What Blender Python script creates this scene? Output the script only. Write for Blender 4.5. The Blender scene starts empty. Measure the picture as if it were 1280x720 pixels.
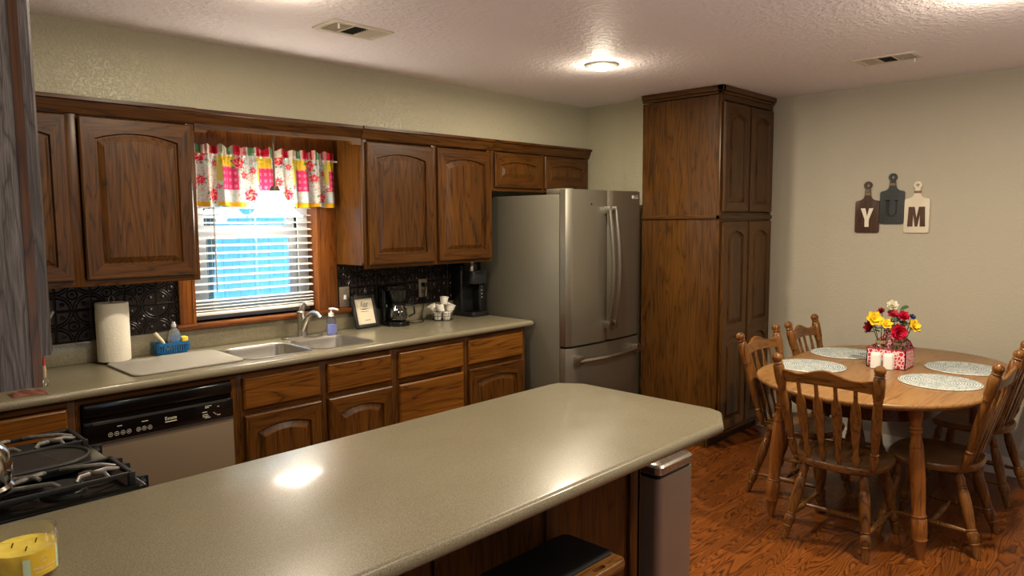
import bpy, bmesh, math, random
from mathutils import Vector, Matrix
random.seed(7)
PI = math.pi
C = bpy.context.scene.collection
scene = bpy.context.scene

# ------------------------------------------------------------------ camera
CAMH = 1.59
cam_d = bpy.data.cameras.new('camera')
cam_d.sensor_width = 36.0
cam_d.lens = 900.0 * 36.0 / 1280.0
cam_d.clip_start = 0.02
cam = bpy.data.objects.new('camera', cam_d)
C.objects.link(cam)
RR = ((0.69612, -0.71789, -0.00687), (-0.07245, -0.06073, -0.99552), (0.71426, 0.69350, -0.09429))
rt, dn, fw = Vector(RR[0]).normalized(), Vector(RR[1]), Vector(RR[2]).normalized()
dn = fw.cross(rt).normalized()
rt = dn.cross(fw).normalized()
mw = Matrix.Identity(4)
for i in range(3):
    mw[i][0] = rt[i]; mw[i][1] = -dn[i]; mw[i][2] = -fw[i]
mw[0][3], mw[1][3], mw[2][3] = 0.0, 0.0, CAMH
cam.matrix_world = mw
scene.camera = cam

# ------------------------------------------------------------------ world, exposure, large lights
w = bpy.data.worlds.new('world'); scene.world = w; w.use_nodes = True
bg = w.node_tree.nodes['Background']
bg.inputs['Color'].default_value = (0.14, 0.46, 0.86, 1)
bg.inputs['Strength'].default_value = 6.0
scene.view_settings.view_transform = 'Standard'
scene.view_settings.look = 'None'
scene.view_settings.gamma = 1.0
scene.view_settings.use_curve_mapping = False
scene.view_settings.exposure = 0.04

WARM = (1.0, 0.86, 0.66)
CEIL = 2.465
BULBS = [(3.373, 2.552), (1.42, 2.57), (3.36, 0.60), (1.42, 0.60)]   # recessed lamps in the ceiling
BULB_W = [28, 18, 42, 13]        # downward light of each lamp
GLOW_W = [4.5, 3, 11, 5]            # light its bulb spills on the ceiling
PEND = (1.94, 3.68)
PEND_W = 1.5
PEND_E = 30
SKY_W = 10
FILL_W = 46

def area(name, loc, rot, sx, sy, col, power):
    d = bpy.data.lights.new(name, 'AREA'); d.shape = 'RECTANGLE'; d.size = sx; d.size_y = sy
    d.color = col; d.energy = power
    o = bpy.data.objects.new(name, d); o.location = loc; o.rotation_euler = rot; C.objects.link(o)
    return o
def point(name, loc, r, col, power):
    d = bpy.data.lights.new(name, 'POINT'); d.shadow_soft_size = r; d.color = col; d.energy = power
    o = bpy.data.objects.new(name, d); o.location = loc; C.objects.link(o)
    return o
# daylight coming through the glazed door in the wall behind the viewer
area('daylight_door', (1.2, -3.97, 1.15), (PI / 2, 0, 0), 0.85, 1.9, (0.55, 0.74, 1.0), SKY_W)

# unseen fill light added behind the viewer, aimed up to brighten the ceiling
area('ceiling_fill', (1.6, -1.0, 0.9), (PI, 0, 0), 3.4, 1.8, (1.0, 0.95, 0.90), FILL_W)

# ------------------------------------------------------------------ helpers
class B:
    def __init__(s): s.bm = bmesh.new()
    def face(s, vs, mi=0):
        try:
            f = s.bm.faces.new(vs); f.material_index = mi; return f
        except ValueError:
            return None
    def box(s, x0, x1, y0, y1, z0, z1, mi=0, bev=0.0, seg=2):
        vs = [s.bm.verts.new(p) for p in ((x0,y0,z0),(x1,y0,z0),(x1,y1,z0),(x0,y1,z0),(x0,y0,z1),(x1,y0,z1),(x1,y1,z1),(x0,y1,z1))]
        fs = [s.face([vs[i] for i in q], mi) for q in ((3,2,1,0),(4,5,6,7),(0,1,5,4),(1,2,6,5),(2,3,7,6),(3,0,4,7))]
        if bev > 0:
            es = list({e for f in fs for e in f.edges})
            r = bmesh.ops.bevel(s.bm, geom=es, offset=bev, segments=seg, profile=0.5, affect='EDGES')
            for f in r['faces']: f.material_index = mi
        return s
    def ring(s, pts): return [s.bm.verts.new(p) for p in pts]
    def bridge(s, a, b, mi=0, closed=True):
        n = len(a)
        for i in range(n if closed else n - 1):
            j = (i + 1) % n
            s.face((a[i], a[j], b[j], b[i]), mi)
    def lathe(s, prof, p0, p1, seg=16, mi=0, absolute=False):
        p0, p1 = Vector(p0), Vector(p1); d = p1 - p0; L = d.length; d.normalize()
        q = d.to_track_quat('Z', 'Y'); ux = q @ Vector((1,0,0)); uy = q @ Vector((0,1,0))
        prev = None
        for k, (r, t) in enumerate(prof):
            c = p0 + d * (t if absolute else t * L)
            rr = max(r, 1e-5)
            ring = s.ring([c + ux * rr * math.cos(2*PI*i/seg) + uy * rr * math.sin(2*PI*i/seg) for i in range(seg)])
            if prev: s.bridge(prev, ring, mi)
            else: s.face(list(reversed(ring)), mi)
            prev = ring
        s.face(prev, mi)
        return s
    def tube(s, pts, r, seg=8, mi=0, closed=False, flat=1.0):
        pts = [Vector(p) for p in pts]; n = len(pts); rings = []
        up = None
        for i, p in enumerate(pts):
            if closed: t = pts[(i+1) % n] - pts[(i-1) % n]
            else: t = pts[min(i+1, n-1)] - pts[max(i-1, 0)]
            t.normalize()
            if up is None:
                up = Vector((0,0,1)) if abs(t.z) < 0.9 else Vector((1,0,0))
            sd = t.cross(up)
            if sd.length < 1e-6: sd = t.orthogonal()
            sd.normalize(); up = sd.cross(t).normalized()
            rad = r[i] if isinstance(r, (list, tuple)) else r
            rings.append(s.ring([p + sd * rad * math.cos(2*PI*k/seg) + up * rad * flat * math.sin(2*PI*k/seg) for k in range(seg)]))
        for i in range(n if closed else n - 1): s.bridge(rings[i], rings[(i+1) % n], mi)
        if not closed:
            s.face(list(reversed(rings[0])), mi); s.face(rings[-1], mi)
        return s
    def prism(s, poly, fn, d0, d1, mi=0, mi_side=None, bev=0.0):
        a = s.ring([fn(u, v, d0) for u, v in poly]); b = s.ring([fn(u, v, d1) for u, v in poly])
        f1 = s.face(list(reversed(a)), mi); f2 = s.face(b, mi)
        s.bridge(a, b, mi if mi_side is None else mi_side)
        if bev > 0:
            es = list(set(f1.edges) | set(f2.edges))
            bmesh.ops.bevel(s.bm, geom=es, offset=bev, segments=2, profile=0.5, affect='EDGES')
        return s
    def sphere(s, c, r, seg=16, rings=10, mi=0, sc=(1,1,1)):
        c = Vector(c); prev = None
        for k in range(rings + 1):
            a = PI * k / rings; rr = max(math.sin(a), 1e-4) * r
            ring = s.ring([c + Vector((rr*math.cos(2*PI*i/seg)*sc[0], rr*math.sin(2*PI*i/seg)*sc[1], -r*math.cos(a)*sc[2])) for i in range(seg)])
            if prev: s.bridge(prev, ring, mi)
            prev = ring
        return s
    def grid(s, nu, nv, f, mi=0, mif=None):
        vs = [[s.bm.verts.new(f(i/nu, j/nv)) for j in range(nv+1)] for i in range(nu+1)]
        for i in range(nu):
            for j in range(nv):
                s.face((vs[i][j], vs[i+1][j], vs[i+1][j+1], vs[i][j+1]), mif(i/nu, j/nv) if mif else mi)
        return vs

TH = {}
def thing(name, label, cat, loc=(0,0,0), rz=0.0, group=None, kind=None):
    o = bpy.data.objects.new(name, None); o.empty_display_size = 0.05; C.objects.link(o)
    o.location = loc; o.rotation_euler = (0, 0, rz)
    o['label'] = label; o['category'] = cat
    if group: o['group'] = group
    if kind: o['kind'] = kind
    TH[o.name] = Matrix.Translation(Vector(loc)) @ Matrix.Rotation(rz, 4, 'Z')
    return o
def obj(name, b, mats, parent=None, local=False, sharp=35, label=None, loc=None):
    """parts are authored in world coordinates unless local=True; sub-parts too"""
    if not isinstance(mats, (list, tuple)): mats = [mats]
    if parent is not None and not local:
        root = parent
        while root.parent is not None: root = root.parent
        if root.name in TH: b.bm.transform(TH[root.name].inverted())
    if loc is not None:
        b.bm.transform(Matrix.Translation(-Vector(loc)))
    bmesh.ops.remove_doubles(b.bm, verts=b.bm.verts, dist=1e-6)
    bmesh.ops.recalc_face_normals(b.bm, faces=b.bm.faces)
    me = bpy.data.meshes.new(name); b.bm.to_mesh(me); b.bm.free()
    for m in mats: me.materials.append(m)
    me.shade_smooth()
    me.set_sharp_from_angle(angle=math.radians(sharp))
    o = bpy.data.objects.new(name, me); C.objects.link(o)
    if loc is not None: o.location = loc
    if parent is not None: o.parent = parent
    if label: o['label'] = label
    return o
def tag(o, label, cat, group=None):
    o['label'] = label; o['category'] = cat
    if group: o['group'] = group
    return o
def struct(name, b, mats, label=None, cat=None, parent=None):
    o = obj(name, b, mats, parent=parent)
    if parent is None:
        o['kind'] = 'structure'
        if label: o['label'] = label
        if cat: o['category'] = cat
    return o
def copy_tree(o, parent=None):
    c = o.copy(); C.objects.link(c)
    if parent is not None: c.parent = parent
    for ch in list(o.children): copy_tree(ch, c)
    return c
def rrect(x0, x1, y0, y1, r, n=5):
    pts = []
    for cx, cy, a0 in ((x1-r, y1-r, 0), (x0+r, y1-r, PI/2), (x0+r, y0+r, PI), (x1-r, y0+r, 1.5*PI)):
        for k in range(n+1):
            a = a0 + PI/2*k/n; pts.append((cx + r*math.cos(a), cy + r*math.sin(a)))
    return pts
XY = lambda u, v, d: (u, v, d)
XZ = lambda u, v, d: (u, d, v)
YZ = lambda u, v, d: (d, u, v)
def text_into(b, s, size, fn, depth, mi=0, align='CENTER', shear=0.0):
    cu = bpy.data.curves.new('txt', 'FONT'); cu.body = s; cu.size = size; cu.align_x = align; cu.shear = shear; cu.resolution_u = 2
    o = bpy.data.objects.new('txt', cu); C.objects.link(o)
    dg = bpy.context.evaluated_depsgraph_get()
    me = bpy.data.meshes.new_from_object(o.evaluated_get(dg))
    vs0 = [b.bm.verts.new(fn(v.co.x, v.co.y, depth)) for v in me.vertices]
    for p in me.polygons: b.face([vs0[i] for i in p.vertices], mi)
    bpy.data.objects.remove(o); bpy.data.curves.remove(cu); bpy.data.meshes.remove(me)

# ------------------------------------------------------------------ materials
def mat_new(name):
    m = bpy.data.materials.new(name); m.use_nodes = True
    nt = m.node_tree; p = nt.nodes['Principled BSDF']
    return m, nt, p
def lin(c):
    f = lambda v: (v/12.92 if v <= 0.04045 else ((v+0.055)/1.055)**2.4)
    return tuple(f(v/255.0) for v in c) + (1.0,)
def N(nt, t, **kw):
    n = nt.nodes.new(t)
    for k, v in kw.items(): setattr(n, k, v)
    return n
def L(nt, a, b): nt.links.new(a, b)
def ramp(nt, stops):
    r = N(nt, 'ShaderNodeValToRGB'); e = r.color_ramp.elements
    e[0].position, e[0].color = stops[0]; e[1].position, e[1].color = stops[-1]
    for p, c in stops[1:-1]:
        q = e.new(p); q.color = c
    return r
def plain(name, col, rough=0.5, metal=0.0, spec=0.5, trans=0.0, ior=1.45, emit=None, es=0.0, coat=0.0, alpha=1.0, noise=0.0, nscale=60):
    m, nt, p = mat_new(name)
    c = lin(col)
    p.inputs['Base Color'].default_value = c
    p.inputs['Roughness'].default_value = rough; p.inputs['Metallic'].default_value = metal
    p.inputs['Specular IOR Level'].default_value = spec; p.inputs['Transmission Weight'].default_value = trans
    p.inputs['IOR'].default_value = ior; p.inputs['Coat Weight'].default_value = coat; p.inputs['Alpha'].default_value = alpha
    if emit: p.inputs['Emission Color'].default_value = lin(emit); p.inputs['Emission Strength'].default_value = es
    if noise > 0:
        tc = N(nt, 'ShaderNodeTexCoord'); no = N(nt, 'ShaderNodeTexNoise'); no.inputs['Scale'].default_value = nscale; no.inputs['Detail'].default_value = 4
        L(nt, tc.outputs['Object'], no.inputs['Vector'])
        r = ramp(nt, [(0.3, tuple(v*(1-noise) for v in c[:3]) + (1,)), (0.7, tuple(min(1, v*(1+noise)) for v in c[:3]) + (1,))])
        L(nt, no.outputs['Fac'], r.inputs['Fac']); L(nt, r.outputs['Color'], p.inputs['Base Color'])
    return m
def wood(name, dark, mid, light, axis='z', rough=0.34, scale=1.0, bump=0.15, spec=0.3, ring=1.0):
    m, nt, p = mat_new(name)
    tc = N(nt, 'ShaderNodeTexCoord'); oi = N(nt, 'ShaderNodeObjectInfo')
    mp = N(nt, 'ShaderNodeMapping')
    ov = N(nt, 'ShaderNodeVectorMath', operation='SCALE'); ov.inputs[0].default_value = (7.3, 5.1, 9.7)
    L(nt, oi.outputs['Random'], ov.inputs['Scale']); 
    ad = N(nt, 'ShaderNodeVectorMath', operation='ADD'); L(nt, tc.outputs['Object'], ad.inputs[0]); L(nt, ov.outputs[0], ad.inputs[1])
    L(nt, ad.outputs[0], mp.inputs['Vector'])
    k = 'xyz'.index(axis); s = [1.0]*3; s[k] = 0.09
    mp.inputs['Scale'].default_value = [v*scale for v in s]
    n1 = N(nt, 'ShaderNodeTexNoise'); n1.inputs['Scale'].default_value = 9.0; n1.inputs['Detail'].default_value = 3; n1.inputs['Distortion'].default_value = 0.4
    L(nt, mp.outputs[0], n1.inputs['Vector'])
    # growth rings: thin dark lines where the smooth noise crosses a level
    mul = N(nt, 'ShaderNodeMath', operation='MULTIPLY'); mul.inputs[1].default_value = 11.0*ring
    L(nt, n1.outputs['Fac'], mul.inputs[0])
    fr = N(nt, 'ShaderNodeMath', operation='FRACT'); L(nt, mul.outputs[0], fr.inputs[0])
    rl = ramp(nt, [(0.0, (0.15,)*3 + (1,)), (0.14, (0.62,)*3 + (1,)), (0.6, (0.78,)*3 + (1,)), (0.93, (0.55,)*3 + (1,)), (1.0, (0.15,)*3 + (1,))])
    L(nt, fr.outputs[0], rl.inputs['Fac'])
    mp2 = N(nt, 'ShaderNodeMapping'); s2 = [1.0]*3; s2[k] = 0.025; mp2.inputs['Scale'].default_value = [v*scale for v in s2]
    L(nt, ad.outputs[0], mp2.inputs['Vector'])
    n2 = N(nt, 'ShaderNodeTexNoise'); n2.inputs['Scale'].default_value = 190.0; n2.inputs['Detail'].default_value = 4; n2.inputs['Roughness'].default_value = 0.65
    L(nt, mp2.outputs[0], n2.inputs['Vector'])
    n3 = N(nt, 'ShaderNodeTexNoise'); n3.inputs['Scale'].default_value = 5.0; n3.inputs['Detail'].default_value = 1
    L(nt, mp.outputs[0], n3.inputs['Vector'])
    mx = N(nt, 'ShaderNodeMix'); mx.data_type = 'FLOAT'; mx.inputs[0].default_value = 0.58
    L(nt, rl.outputs['Color'], mx.inputs[2]); L(nt, n2.outputs['Fac'], mx.inputs[3])
    m3 = N(nt, 'ShaderNodeMix'); m3.data_type = 'FLOAT'; m3.inputs[0].default_value = 0.25
    L(nt, mx.outputs[0], m3.inputs[2]); L(nt, n3.outputs['Fac'], m3.inputs[3])
    r = ramp(nt, [(0.33, lin(dark)), (0.53, lin(mid)), (0.70, lin(light))])
    L(nt, m3.outputs[0], r.inputs['Fac']); L(nt, r.outputs['Color'], p.inputs['Base Color'])
    p.inputs['Roughness'].default_value = rough; p.inputs['Specular IOR Level'].default_value = spec
    bp = N(nt, 'ShaderNodeBump'); bp.inputs['Strength'].default_value = bump; bp.inputs['Distance'].default_value = 0.001
    L(nt, n2.outputs['Fac'], bp.inputs['Height']); L(nt, bp.outputs[0], p.inputs['Normal'])
    return m
def plaster(name, col, scale, strength, rough=0.5, spec=0.4, lo=0.45, hi=0.6):
    m, nt, p = mat_new(name)
    p.inputs['Base Color'].default_value = lin(col); p.inputs['Roughness'].default_value = rough
    p.inputs['Specular IOR Level'].default_value = spec
    tc = N(nt, 'ShaderNodeTexCoord'); no = N(nt, 'ShaderNodeTexNoise'); no.inputs['Scale'].default_value = scale
    no.inputs['Detail'].default_value = 3; no.inputs['Roughness'].default_value = 0.6
    L(nt, tc.outputs['Object'], no.inputs['Vector'])
    r = ramp(nt, [(lo, (0,0,0,1)), (hi, (1,1,1,1))]); L(nt, no.outputs['Fac'], r.inputs['Fac'])
    bp = N(nt, 'ShaderNodeBump'); bp.inputs['Strength'].default_value = strength; bp.inputs['Distance'].default_value = 0.003
    L(nt, r.outputs['Color'], bp.inputs['Height']); L(nt, bp.outputs[0], p.inputs['Normal'])
    return m

OAKD, OAKM, OAKL = (32, 16, 4), (74, 43, 11), (104, 65, 20)
oak_z = wood('oak_upright', OAKD, OAKM, OAKL, 'z')
oak_x = wood('oak_lengthwise', OAKD, OAKM, OAKL, 'x')
oak_y = wood('oak_crosswise', OAKD, OAKM, OAKL, 'y')
OAK = [oak_z, oak_x, oak_y]
drawer_x = wood('oak_drawer', (52, 27, 7), (104, 62, 17), (136, 88, 29), 'x')
PN = ((36, 20, 5), (74, 45, 12), (100, 64, 21))
pan_z = wood('pantry_upright', *PN, 'z'); pan_x = wood('pantry_lengthwise', *PN, 'x'); pan_y = wood('pantry_crosswise', *PN, 'y')
PAN = [pan_z, pan_x, pan_y]
grey_oak = wood('grey_brown_oak', (36, 28, 24), (76, 67, 62), (124, 115, 110), 'z', rough=0.45, bump=0.8, scale=2.6, spec=0.5)  # greyer and paler than the other cabinet oak
trim_w = wood('reddish_trim', (66, 32, 10), (112, 62, 22), (138, 82, 32), 'z')
trim_x = wood('reddish_trim_lengthwise', (66, 32, 10), (112, 62, 22), (138, 82, 32), 'x')
CH = ((56, 31, 11), (112, 70, 29), (144, 98, 46))
ch_z = wood('chair_wood', *CH, 'z', rough=0.3); ch_x = wood('chair_wood_lengthwise', *CH, 'x', rough=0.3); ch_y = wood('chair_wood_crosswise', *CH, 'y', rough=0.3)
tb_x = wood('table_wood', (104, 70, 36), (140, 101, 58), (160, 121, 76), 'x', rough=0.3)
leg_z = wood('table_leg_wood', (92, 50, 18), (138, 84, 36), (160, 104, 50), 'z', rough=0.32)
wall_m = plaster('wall_paint', (176, 170, 144), 60, 0.6, rough=0.4)
east_m = plaster('east_wall_paint', (182, 175, 156), 75, 0.2, rough=0.5)
ceil_m = plaster('ceiling_texture', (238, 230, 231), 34, 0.8, rough=0.55, spec=0.35, lo=0.42, hi=0.62)
white_trim = plain('white_trim', (222, 218, 206), 0.4)
black_gloss = plain('black_gloss', (10, 10, 11), 0.15)
black_satin = plain('black_satin', (14, 14, 15), 0.38)
black_iron = plain('black_iron', (18, 18, 19), 0.5, noise=0.3, nscale=80)
iron_worn = plain('worn_iron', (112, 108, 102), 0.4, metal=0.3, noise=0.25, nscale=90)
chrome = plain('chrome', (200, 198, 192), 0.12, metal=1.0)
nickel = plain('brushed_nickel', (178, 174, 164), 0.28, metal=1.0)
white_pl = plain('white_plastic', (232, 230, 222), 0.4)
paper = plain('white_paper', (232, 226, 206), 0.9, noise=0.03, nscale=200)
def steel_mat(name, col, rough, axis):
    m, nt, p = mat_new(name)
    p.inputs['Metallic'].default_value = 0.9; p.inputs['Base Color'].default_value = lin(col)
    tc = N(nt, 'ShaderNodeTexCoord'); mp = N(nt, 'ShaderNodeMapping'); s = [260.0]*3; s['xyz'.index(axis)] = 2.0
    mp.inputs['Scale'].default_value = s; L(nt, tc.outputs['Object'], mp.inputs['Vector'])
    no = N(nt, 'ShaderNodeTexNoise'); no.inputs['Scale'].default_value = 1.0; no.inputs['Detail'].default_value = 2
    L(nt, mp.outputs[0], no.inputs['Vector'])
    mr = N(nt, 'ShaderNodeMapRange'); mr.inputs['To Min'].default_value = rough - 0.06; mr.inputs['To Max'].default_value = rough + 0.08
    L(nt, no.outputs['Fac'], mr.inputs['Value']); L(nt, mr.outputs[0], p.inputs['Roughness'])
    return m
steel = steel_mat('brushed_steel', (150, 144, 132), 0.34, 'x')
steel_v = steel_mat('brushed_steel_upright', (162, 158, 144), 0.36, 'z')
fridge_side = plain('grey_fridge_paint', (116, 112, 98), 0.42, metal=0.2)
sink_m = steel_mat('sink_steel', (176, 172, 164), 0.3, 'x')
dw_panel = plain('beige_grey_enamel', (124, 109, 90), 0.35, metal=0.25)
def counter_mat():
    m, nt, p = mat_new('solid_surface_counter')
    tc = N(nt, 'ShaderNodeTexCoord')
    n1 = N(nt, 'ShaderNodeTexNoise'); n1.inputs['Scale'].default_value = 420; n1.inputs['Detail'].default_value = 2
    n2 = N(nt, 'ShaderNodeTexNoise'); n2.inputs['Scale'].default_value = 7; n2.inputs['Detail'].default_value = 5
    L(nt, tc.outputs['Object'], n1.inputs['Vector']); L(nt, tc.outputs['Object'], n2.inputs['Vector'])
    r = ramp(nt, [(0.33, lin((100, 94, 76))), (0.52, lin((130, 122, 99))), (0.72, lin((158, 149, 123)))])
    L(nt, n1.outputs['Fac'], r.inputs['Fac']); L(nt, r.outputs['Color'], p.inputs['Base Color'])
    mr = N(nt, 'ShaderNodeMapRange'); mr.inputs['To Min'].default_value = 0.24; mr.inputs['To Max'].default_value = 0.42; p.inputs['Specular IOR Level'].default_value = 0.35; p.inputs['Coat Weight'].default_value = 0.35; p.inputs['Coat Roughness'].default_value = 0.11
    L(nt, n2.outputs['Fac'], mr.inputs['Value']); L(nt, mr.outputs[0], p.inputs['Roughness'])
    return m
counter_m = counter_mat()
def floor_mat():
    m, nt, p = mat_new('oak_plank_floor')
    tc = N(nt, 'ShaderNodeTexCoord')
    br = N(nt, 'ShaderNodeTexBrick'); br.offset = 0.37; br.inputs['Scale'].default_value = 1.0
    br.inputs['Brick Width'].default_value = 0.62; br.inputs['Row Height'].default_value = 0.09
    br.inputs['Mortar Size'].default_value = 0.0010; br.inputs['Mortar Smooth'].default_value = 0.2; br.inputs['Bias'].default_value = 0
    br.inputs['Color1'].default_value = (0,0,0,1); br.inputs['Color2'].default_value = (1,1,1,1); br.inputs['Mortar'].default_value = (0.5,0.5,0.5,1)
    L(nt, tc.outputs['Object'], br.inputs['Vector'])
    # a different cut of the grain on every plank
    sc = N(nt, 'ShaderNodeVectorMath', operation='SCALE'); sc.inputs['Scale'].default_value = 13.0
    L(nt, br.outputs['Color'], sc.inputs[0])
    ad = N(nt, 'ShaderNodeVectorMath', operation='ADD'); L(nt, tc.outputs['Object'], ad.inputs[0]); L(nt, sc.outputs[0], ad.inputs[1])
    mp = N(nt, 'ShaderNodeMapping'); mp.inputs['Scale'].default_value = (0.17, 1.0, 1.0); L(nt, ad.outputs[0], mp.inputs['Vector'])
    n1 = N(nt, 'ShaderNodeTexNoise'); n1.inputs['Scale'].default_value = 7.5; n1.inputs['Detail'].default_value = 2.5; n1.inputs['Distortion'].default_value = 0.5
    L(nt, mp.outputs[0], n1.inputs['Vector'])
    mul = N(nt, 'ShaderNodeMath', operation='MULTIPLY'); mul.inputs[1].default_value = 24.0; L(nt, n1.outputs['Fac'], mul.inputs[0])
    fr = N(nt, 'ShaderNodeMath', operation='FRACT'); L(nt, mul.outputs[0], fr.inputs[0])
    r = ramp(nt, [(0.0, lin((62, 29, 8))), (0.25, lin((116, 62, 21))), (0.75, lin((138, 77, 27))), (1.0, lin((80, 41, 12)))])
    L(nt, fr.outputs[0], r.inputs['Fac'])
    tone = N(nt, 'ShaderNodeMapRange'); tone.inputs['To Min'].default_value = 0.72; tone.inputs['To Max'].default_value = 1.08
    L(nt, br.outputs['Color'], tone.inputs['Value'])
    mm = N(nt, 'ShaderNodeMix'); mm.data_type = 'RGBA'; mm.blend_type = 'MULTIPLY'; mm.inputs[0].default_value = 1.0
    L(nt, r.outputs['Color'], mm.inputs[6]); L(nt, tone.outputs[0], mm.inputs[7])
    m2 = N(nt, 'ShaderNodeMix'); m2.data_type = 'RGBA'; L(nt, br.outputs['Fac'], m2.inputs[0])
    L(nt, mm.outputs[2], m2.inputs[6]); m2.inputs[7].default_value = lin((46, 20, 8))
    L(nt, m2.outputs[2], p.inputs['Base Color']); p.inputs['Roughness'].default_value = 0.3
    return m
floor_m = floor_mat()
def tile_mat():
    """dark pressed tiles 0.15 m: ridge between tiles, quarter rings round each corner, small buds"""
    m, nt, p = mat_new('embossed_dark_tile')
    p.inputs['Base Color'].default_value = lin((38, 30, 27)); p.inputs['Roughness'].default_value = 0.3; p.inputs['Metallic'].default_value = 0.35
    tc = N(nt, 'ShaderNodeTexCoord'); sp = N(nt, 'ShaderNodeSeparateXYZ'); L(nt, tc.outputs['Object'], sp.inputs[0])
    def M(op, a, b=None):
        n = N(nt, 'ShaderNodeMath', operation=op)
        for i, v in enumerate((a, b)):
            if v is None: continue
            if isinstance(v, (int, float)): n.inputs[i].default_value = v
            else: L(nt, v, n.inputs[i])
        return n.outputs[0]
    u = M('FRACT', M('DIVIDE', sp.outputs['X'], 0.152)); v = M('FRACT', M('DIVIDE', M('SUBTRACT', sp.outputs['Z'], 1.02), 0.152))
    au = M('SUBTRACT', 0.5, M('ABSOLUTE', M('SUBTRACT', u, 0.5))); av = M('SUBTRACT', 0.5, M('ABSOLUTE', M('SUBTRACT', v, 0.5)))
    d = M('SQRT', M('ADD', M('MULTIPLY', au, au), M('MULTIPLY', av, av)))
    def bumpat(x, c, wd): return M('SUBTRACT', 1.0, M('MINIMUM', 1.0, M('DIVIDE', M('ABSOLUTE', M('SUBTRACT', x, c)), wd)))
    h = M('MAXIMUM', bumpat(d, 0.42, 0.03), bumpat(d, 0.50, 0.022))
    e = M('MINIMUM', au, av); h = M('MAXIMUM', h, bumpat(e, 0.0, 0.05))
    cu, cv = M('SUBTRACT', 0.5, au), M('SUBTRACT', 0.5, av)
    dc = M('SQRT', M('ADD', M('MULTIPLY', cu, cu), M('MULTIPLY', cv, cv)))
    h = M('MAXIMUM', h, bumpat(dc, 0.0, 0.07)); h = M('MAXIMUM', h, bumpat(dc, 0.14, 0.03))
    du, dv = M('SUBTRACT', au, 0.2), M('SUBTRACT', av, 0.2)
    db = M('SQRT', M('ADD', M('MULTIPLY', du, du), M('MULTIPLY', dv, dv)))
    h = M('MAXIMUM', h, bumpat(db, 0.0, 0.08))
    bp = N(nt, 'ShaderNodeBump'); bp.inputs['Strength'].default_value = 1.0; bp.inputs['Distance'].default_value = 0.006
    L(nt, h, bp.inputs['Height']); L(nt, bp.outputs[0], p.inputs['Normal'])
    return m
tile_m = tile_mat()
def glass_mat(name, tint=(1,1,1), mixf=0.1):
    m = bpy.data.materials.new(name); m.use_nodes = True; nt = m.node_tree; nt.nodes.clear()
    o = N(nt, 'ShaderNodeOutputMaterial'); mx = N(nt, 'ShaderNodeMixShader'); t = N(nt, 'ShaderNodeBsdfTransparent'); g = N(nt, 'ShaderNodeBsdfGlossy')
    t.inputs['Color'].default_value = (*tint, 1); g.inputs['Roughness'].default_value = 0.03
    fr = N(nt, 'ShaderNodeLayerWeight'); pw = N(nt, 'ShaderNodeMath', operation='POWER'); pw.inputs[1].default_value = 2.4; L(nt, fr.outputs['Facing'], pw.inputs[0])
    ad = N(nt, 'ShaderNodeMath', operation='MULTIPLY_ADD'); ad.inputs[1].default_value = 0.6; ad.inputs[2].default_value = 0.035 + mixf; L(nt, pw.outputs[0], ad.inputs[0])
    L(nt, ad.outputs[0], mx.inputs[0]); L(nt, t.outputs[0], mx.inputs[1]); L(nt, g.outputs[0], mx.inputs[2]); L(nt, mx.outputs[0], o.inputs[0])
    return m
glass = glass_mat('clear_glass', (0.97, 0.98, 0.98), 0.03)
jar_glass = glass_mat('jar_glass', (0.86, 0.85, 0.80), 0.06)
dark_glass = glass_mat('carafe_glass', (0.35, 0.33, 0.30), 0.12)

# ------------------------------------------------------------------ room shell
XL, XE, YN, YP = -0.02, 5.22, 3.89, 2.985      # left wall, far end wall, sink wall, back of the pantry niche
XA = 4.565                                     # short wall beside the fridge
YU, YB = 3.58, 3.29                            # faces of the wall cabinets and of the base cabinets
WX0, WX1, WZ0, WZ1 = 1.557, 2.303, 1.05, 2.06  # window opening
b = B(); b.box(-3.2, XE + 0.1, -4.2, YN + 0.2, -0.08, 0.0); struct('floor', b, floor_m, 'reddish brown oak plank floor', 'floor')
b = B(); b.box(-3.2, XE + 0.1, -4.2, YN + 0.2, CEIL, CEIL + 0.08); struct('ceiling', b, ceil_m, 'pinkish white textured ceiling', 'ceiling')
b = B()
b.box(XL - 0.1, WX0, YN, YN + 0.15, 0, CEIL); b.box(WX1, XA + 0.1, YN, YN + 0.15, 0, CEIL)
b.box(WX0, WX1, YN, YN + 0.15, 0, WZ0); b.box(WX0, WX1, YN, YN + 0.15, WZ1, CEIL)
struct('wall_north', b, wall_m, 'pale green grey wall behind the sink', 'wall')
b = B(); b.box(XL, XA, 3.60, YN, 2.13, CEIL); struct('wall_soffit', b, wall_m, 'pale green grey soffit above the wall cabinets', 'wall')
b = B(); b.box(XA, XA + 0.1, YP, YN, 0, CEIL); b.box(XA + 0.1, XE, YP, YP + 0.1, 0, CEIL)
struct('wall_niche', b, wall_m, 'short pale wall between the fridge and the pantry', 'wall')
b = B(); b.box(XE, XE + 0.1, -4.1, YP + 0.1, 0, CEIL); struct('wall_east', b, east_m, 'beige wall behind the dining table', 'wall')
b = B(); b.box(XL - 0.1, XL, 0.9, YN, 0, CEIL); b.box(-3.1, XL - 0.1, 0.9, 1.0, 0, CEIL); struct('wall_west', b, wall_m, 'wall behind the range', 'wall')
b = B(); b.box(-3.1, -3.0, -4.1, 0.9, 0, CEIL); struct('wall_den', b, east_m, 'side wall of the adjoining room', 'wall')
b = B()
b.box(-3.0, 0.75, -4.1, -4.0, 0, CEIL); b.box(1.65, XE, -4.1, -4.0, 0, CEIL); b.box(0.75, 1.65, -4.1, -4.0, 2.15, CEIL)
struct('wall_south', b, east_m, 'wall behind the viewer with a glazed door', 'wall')
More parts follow.
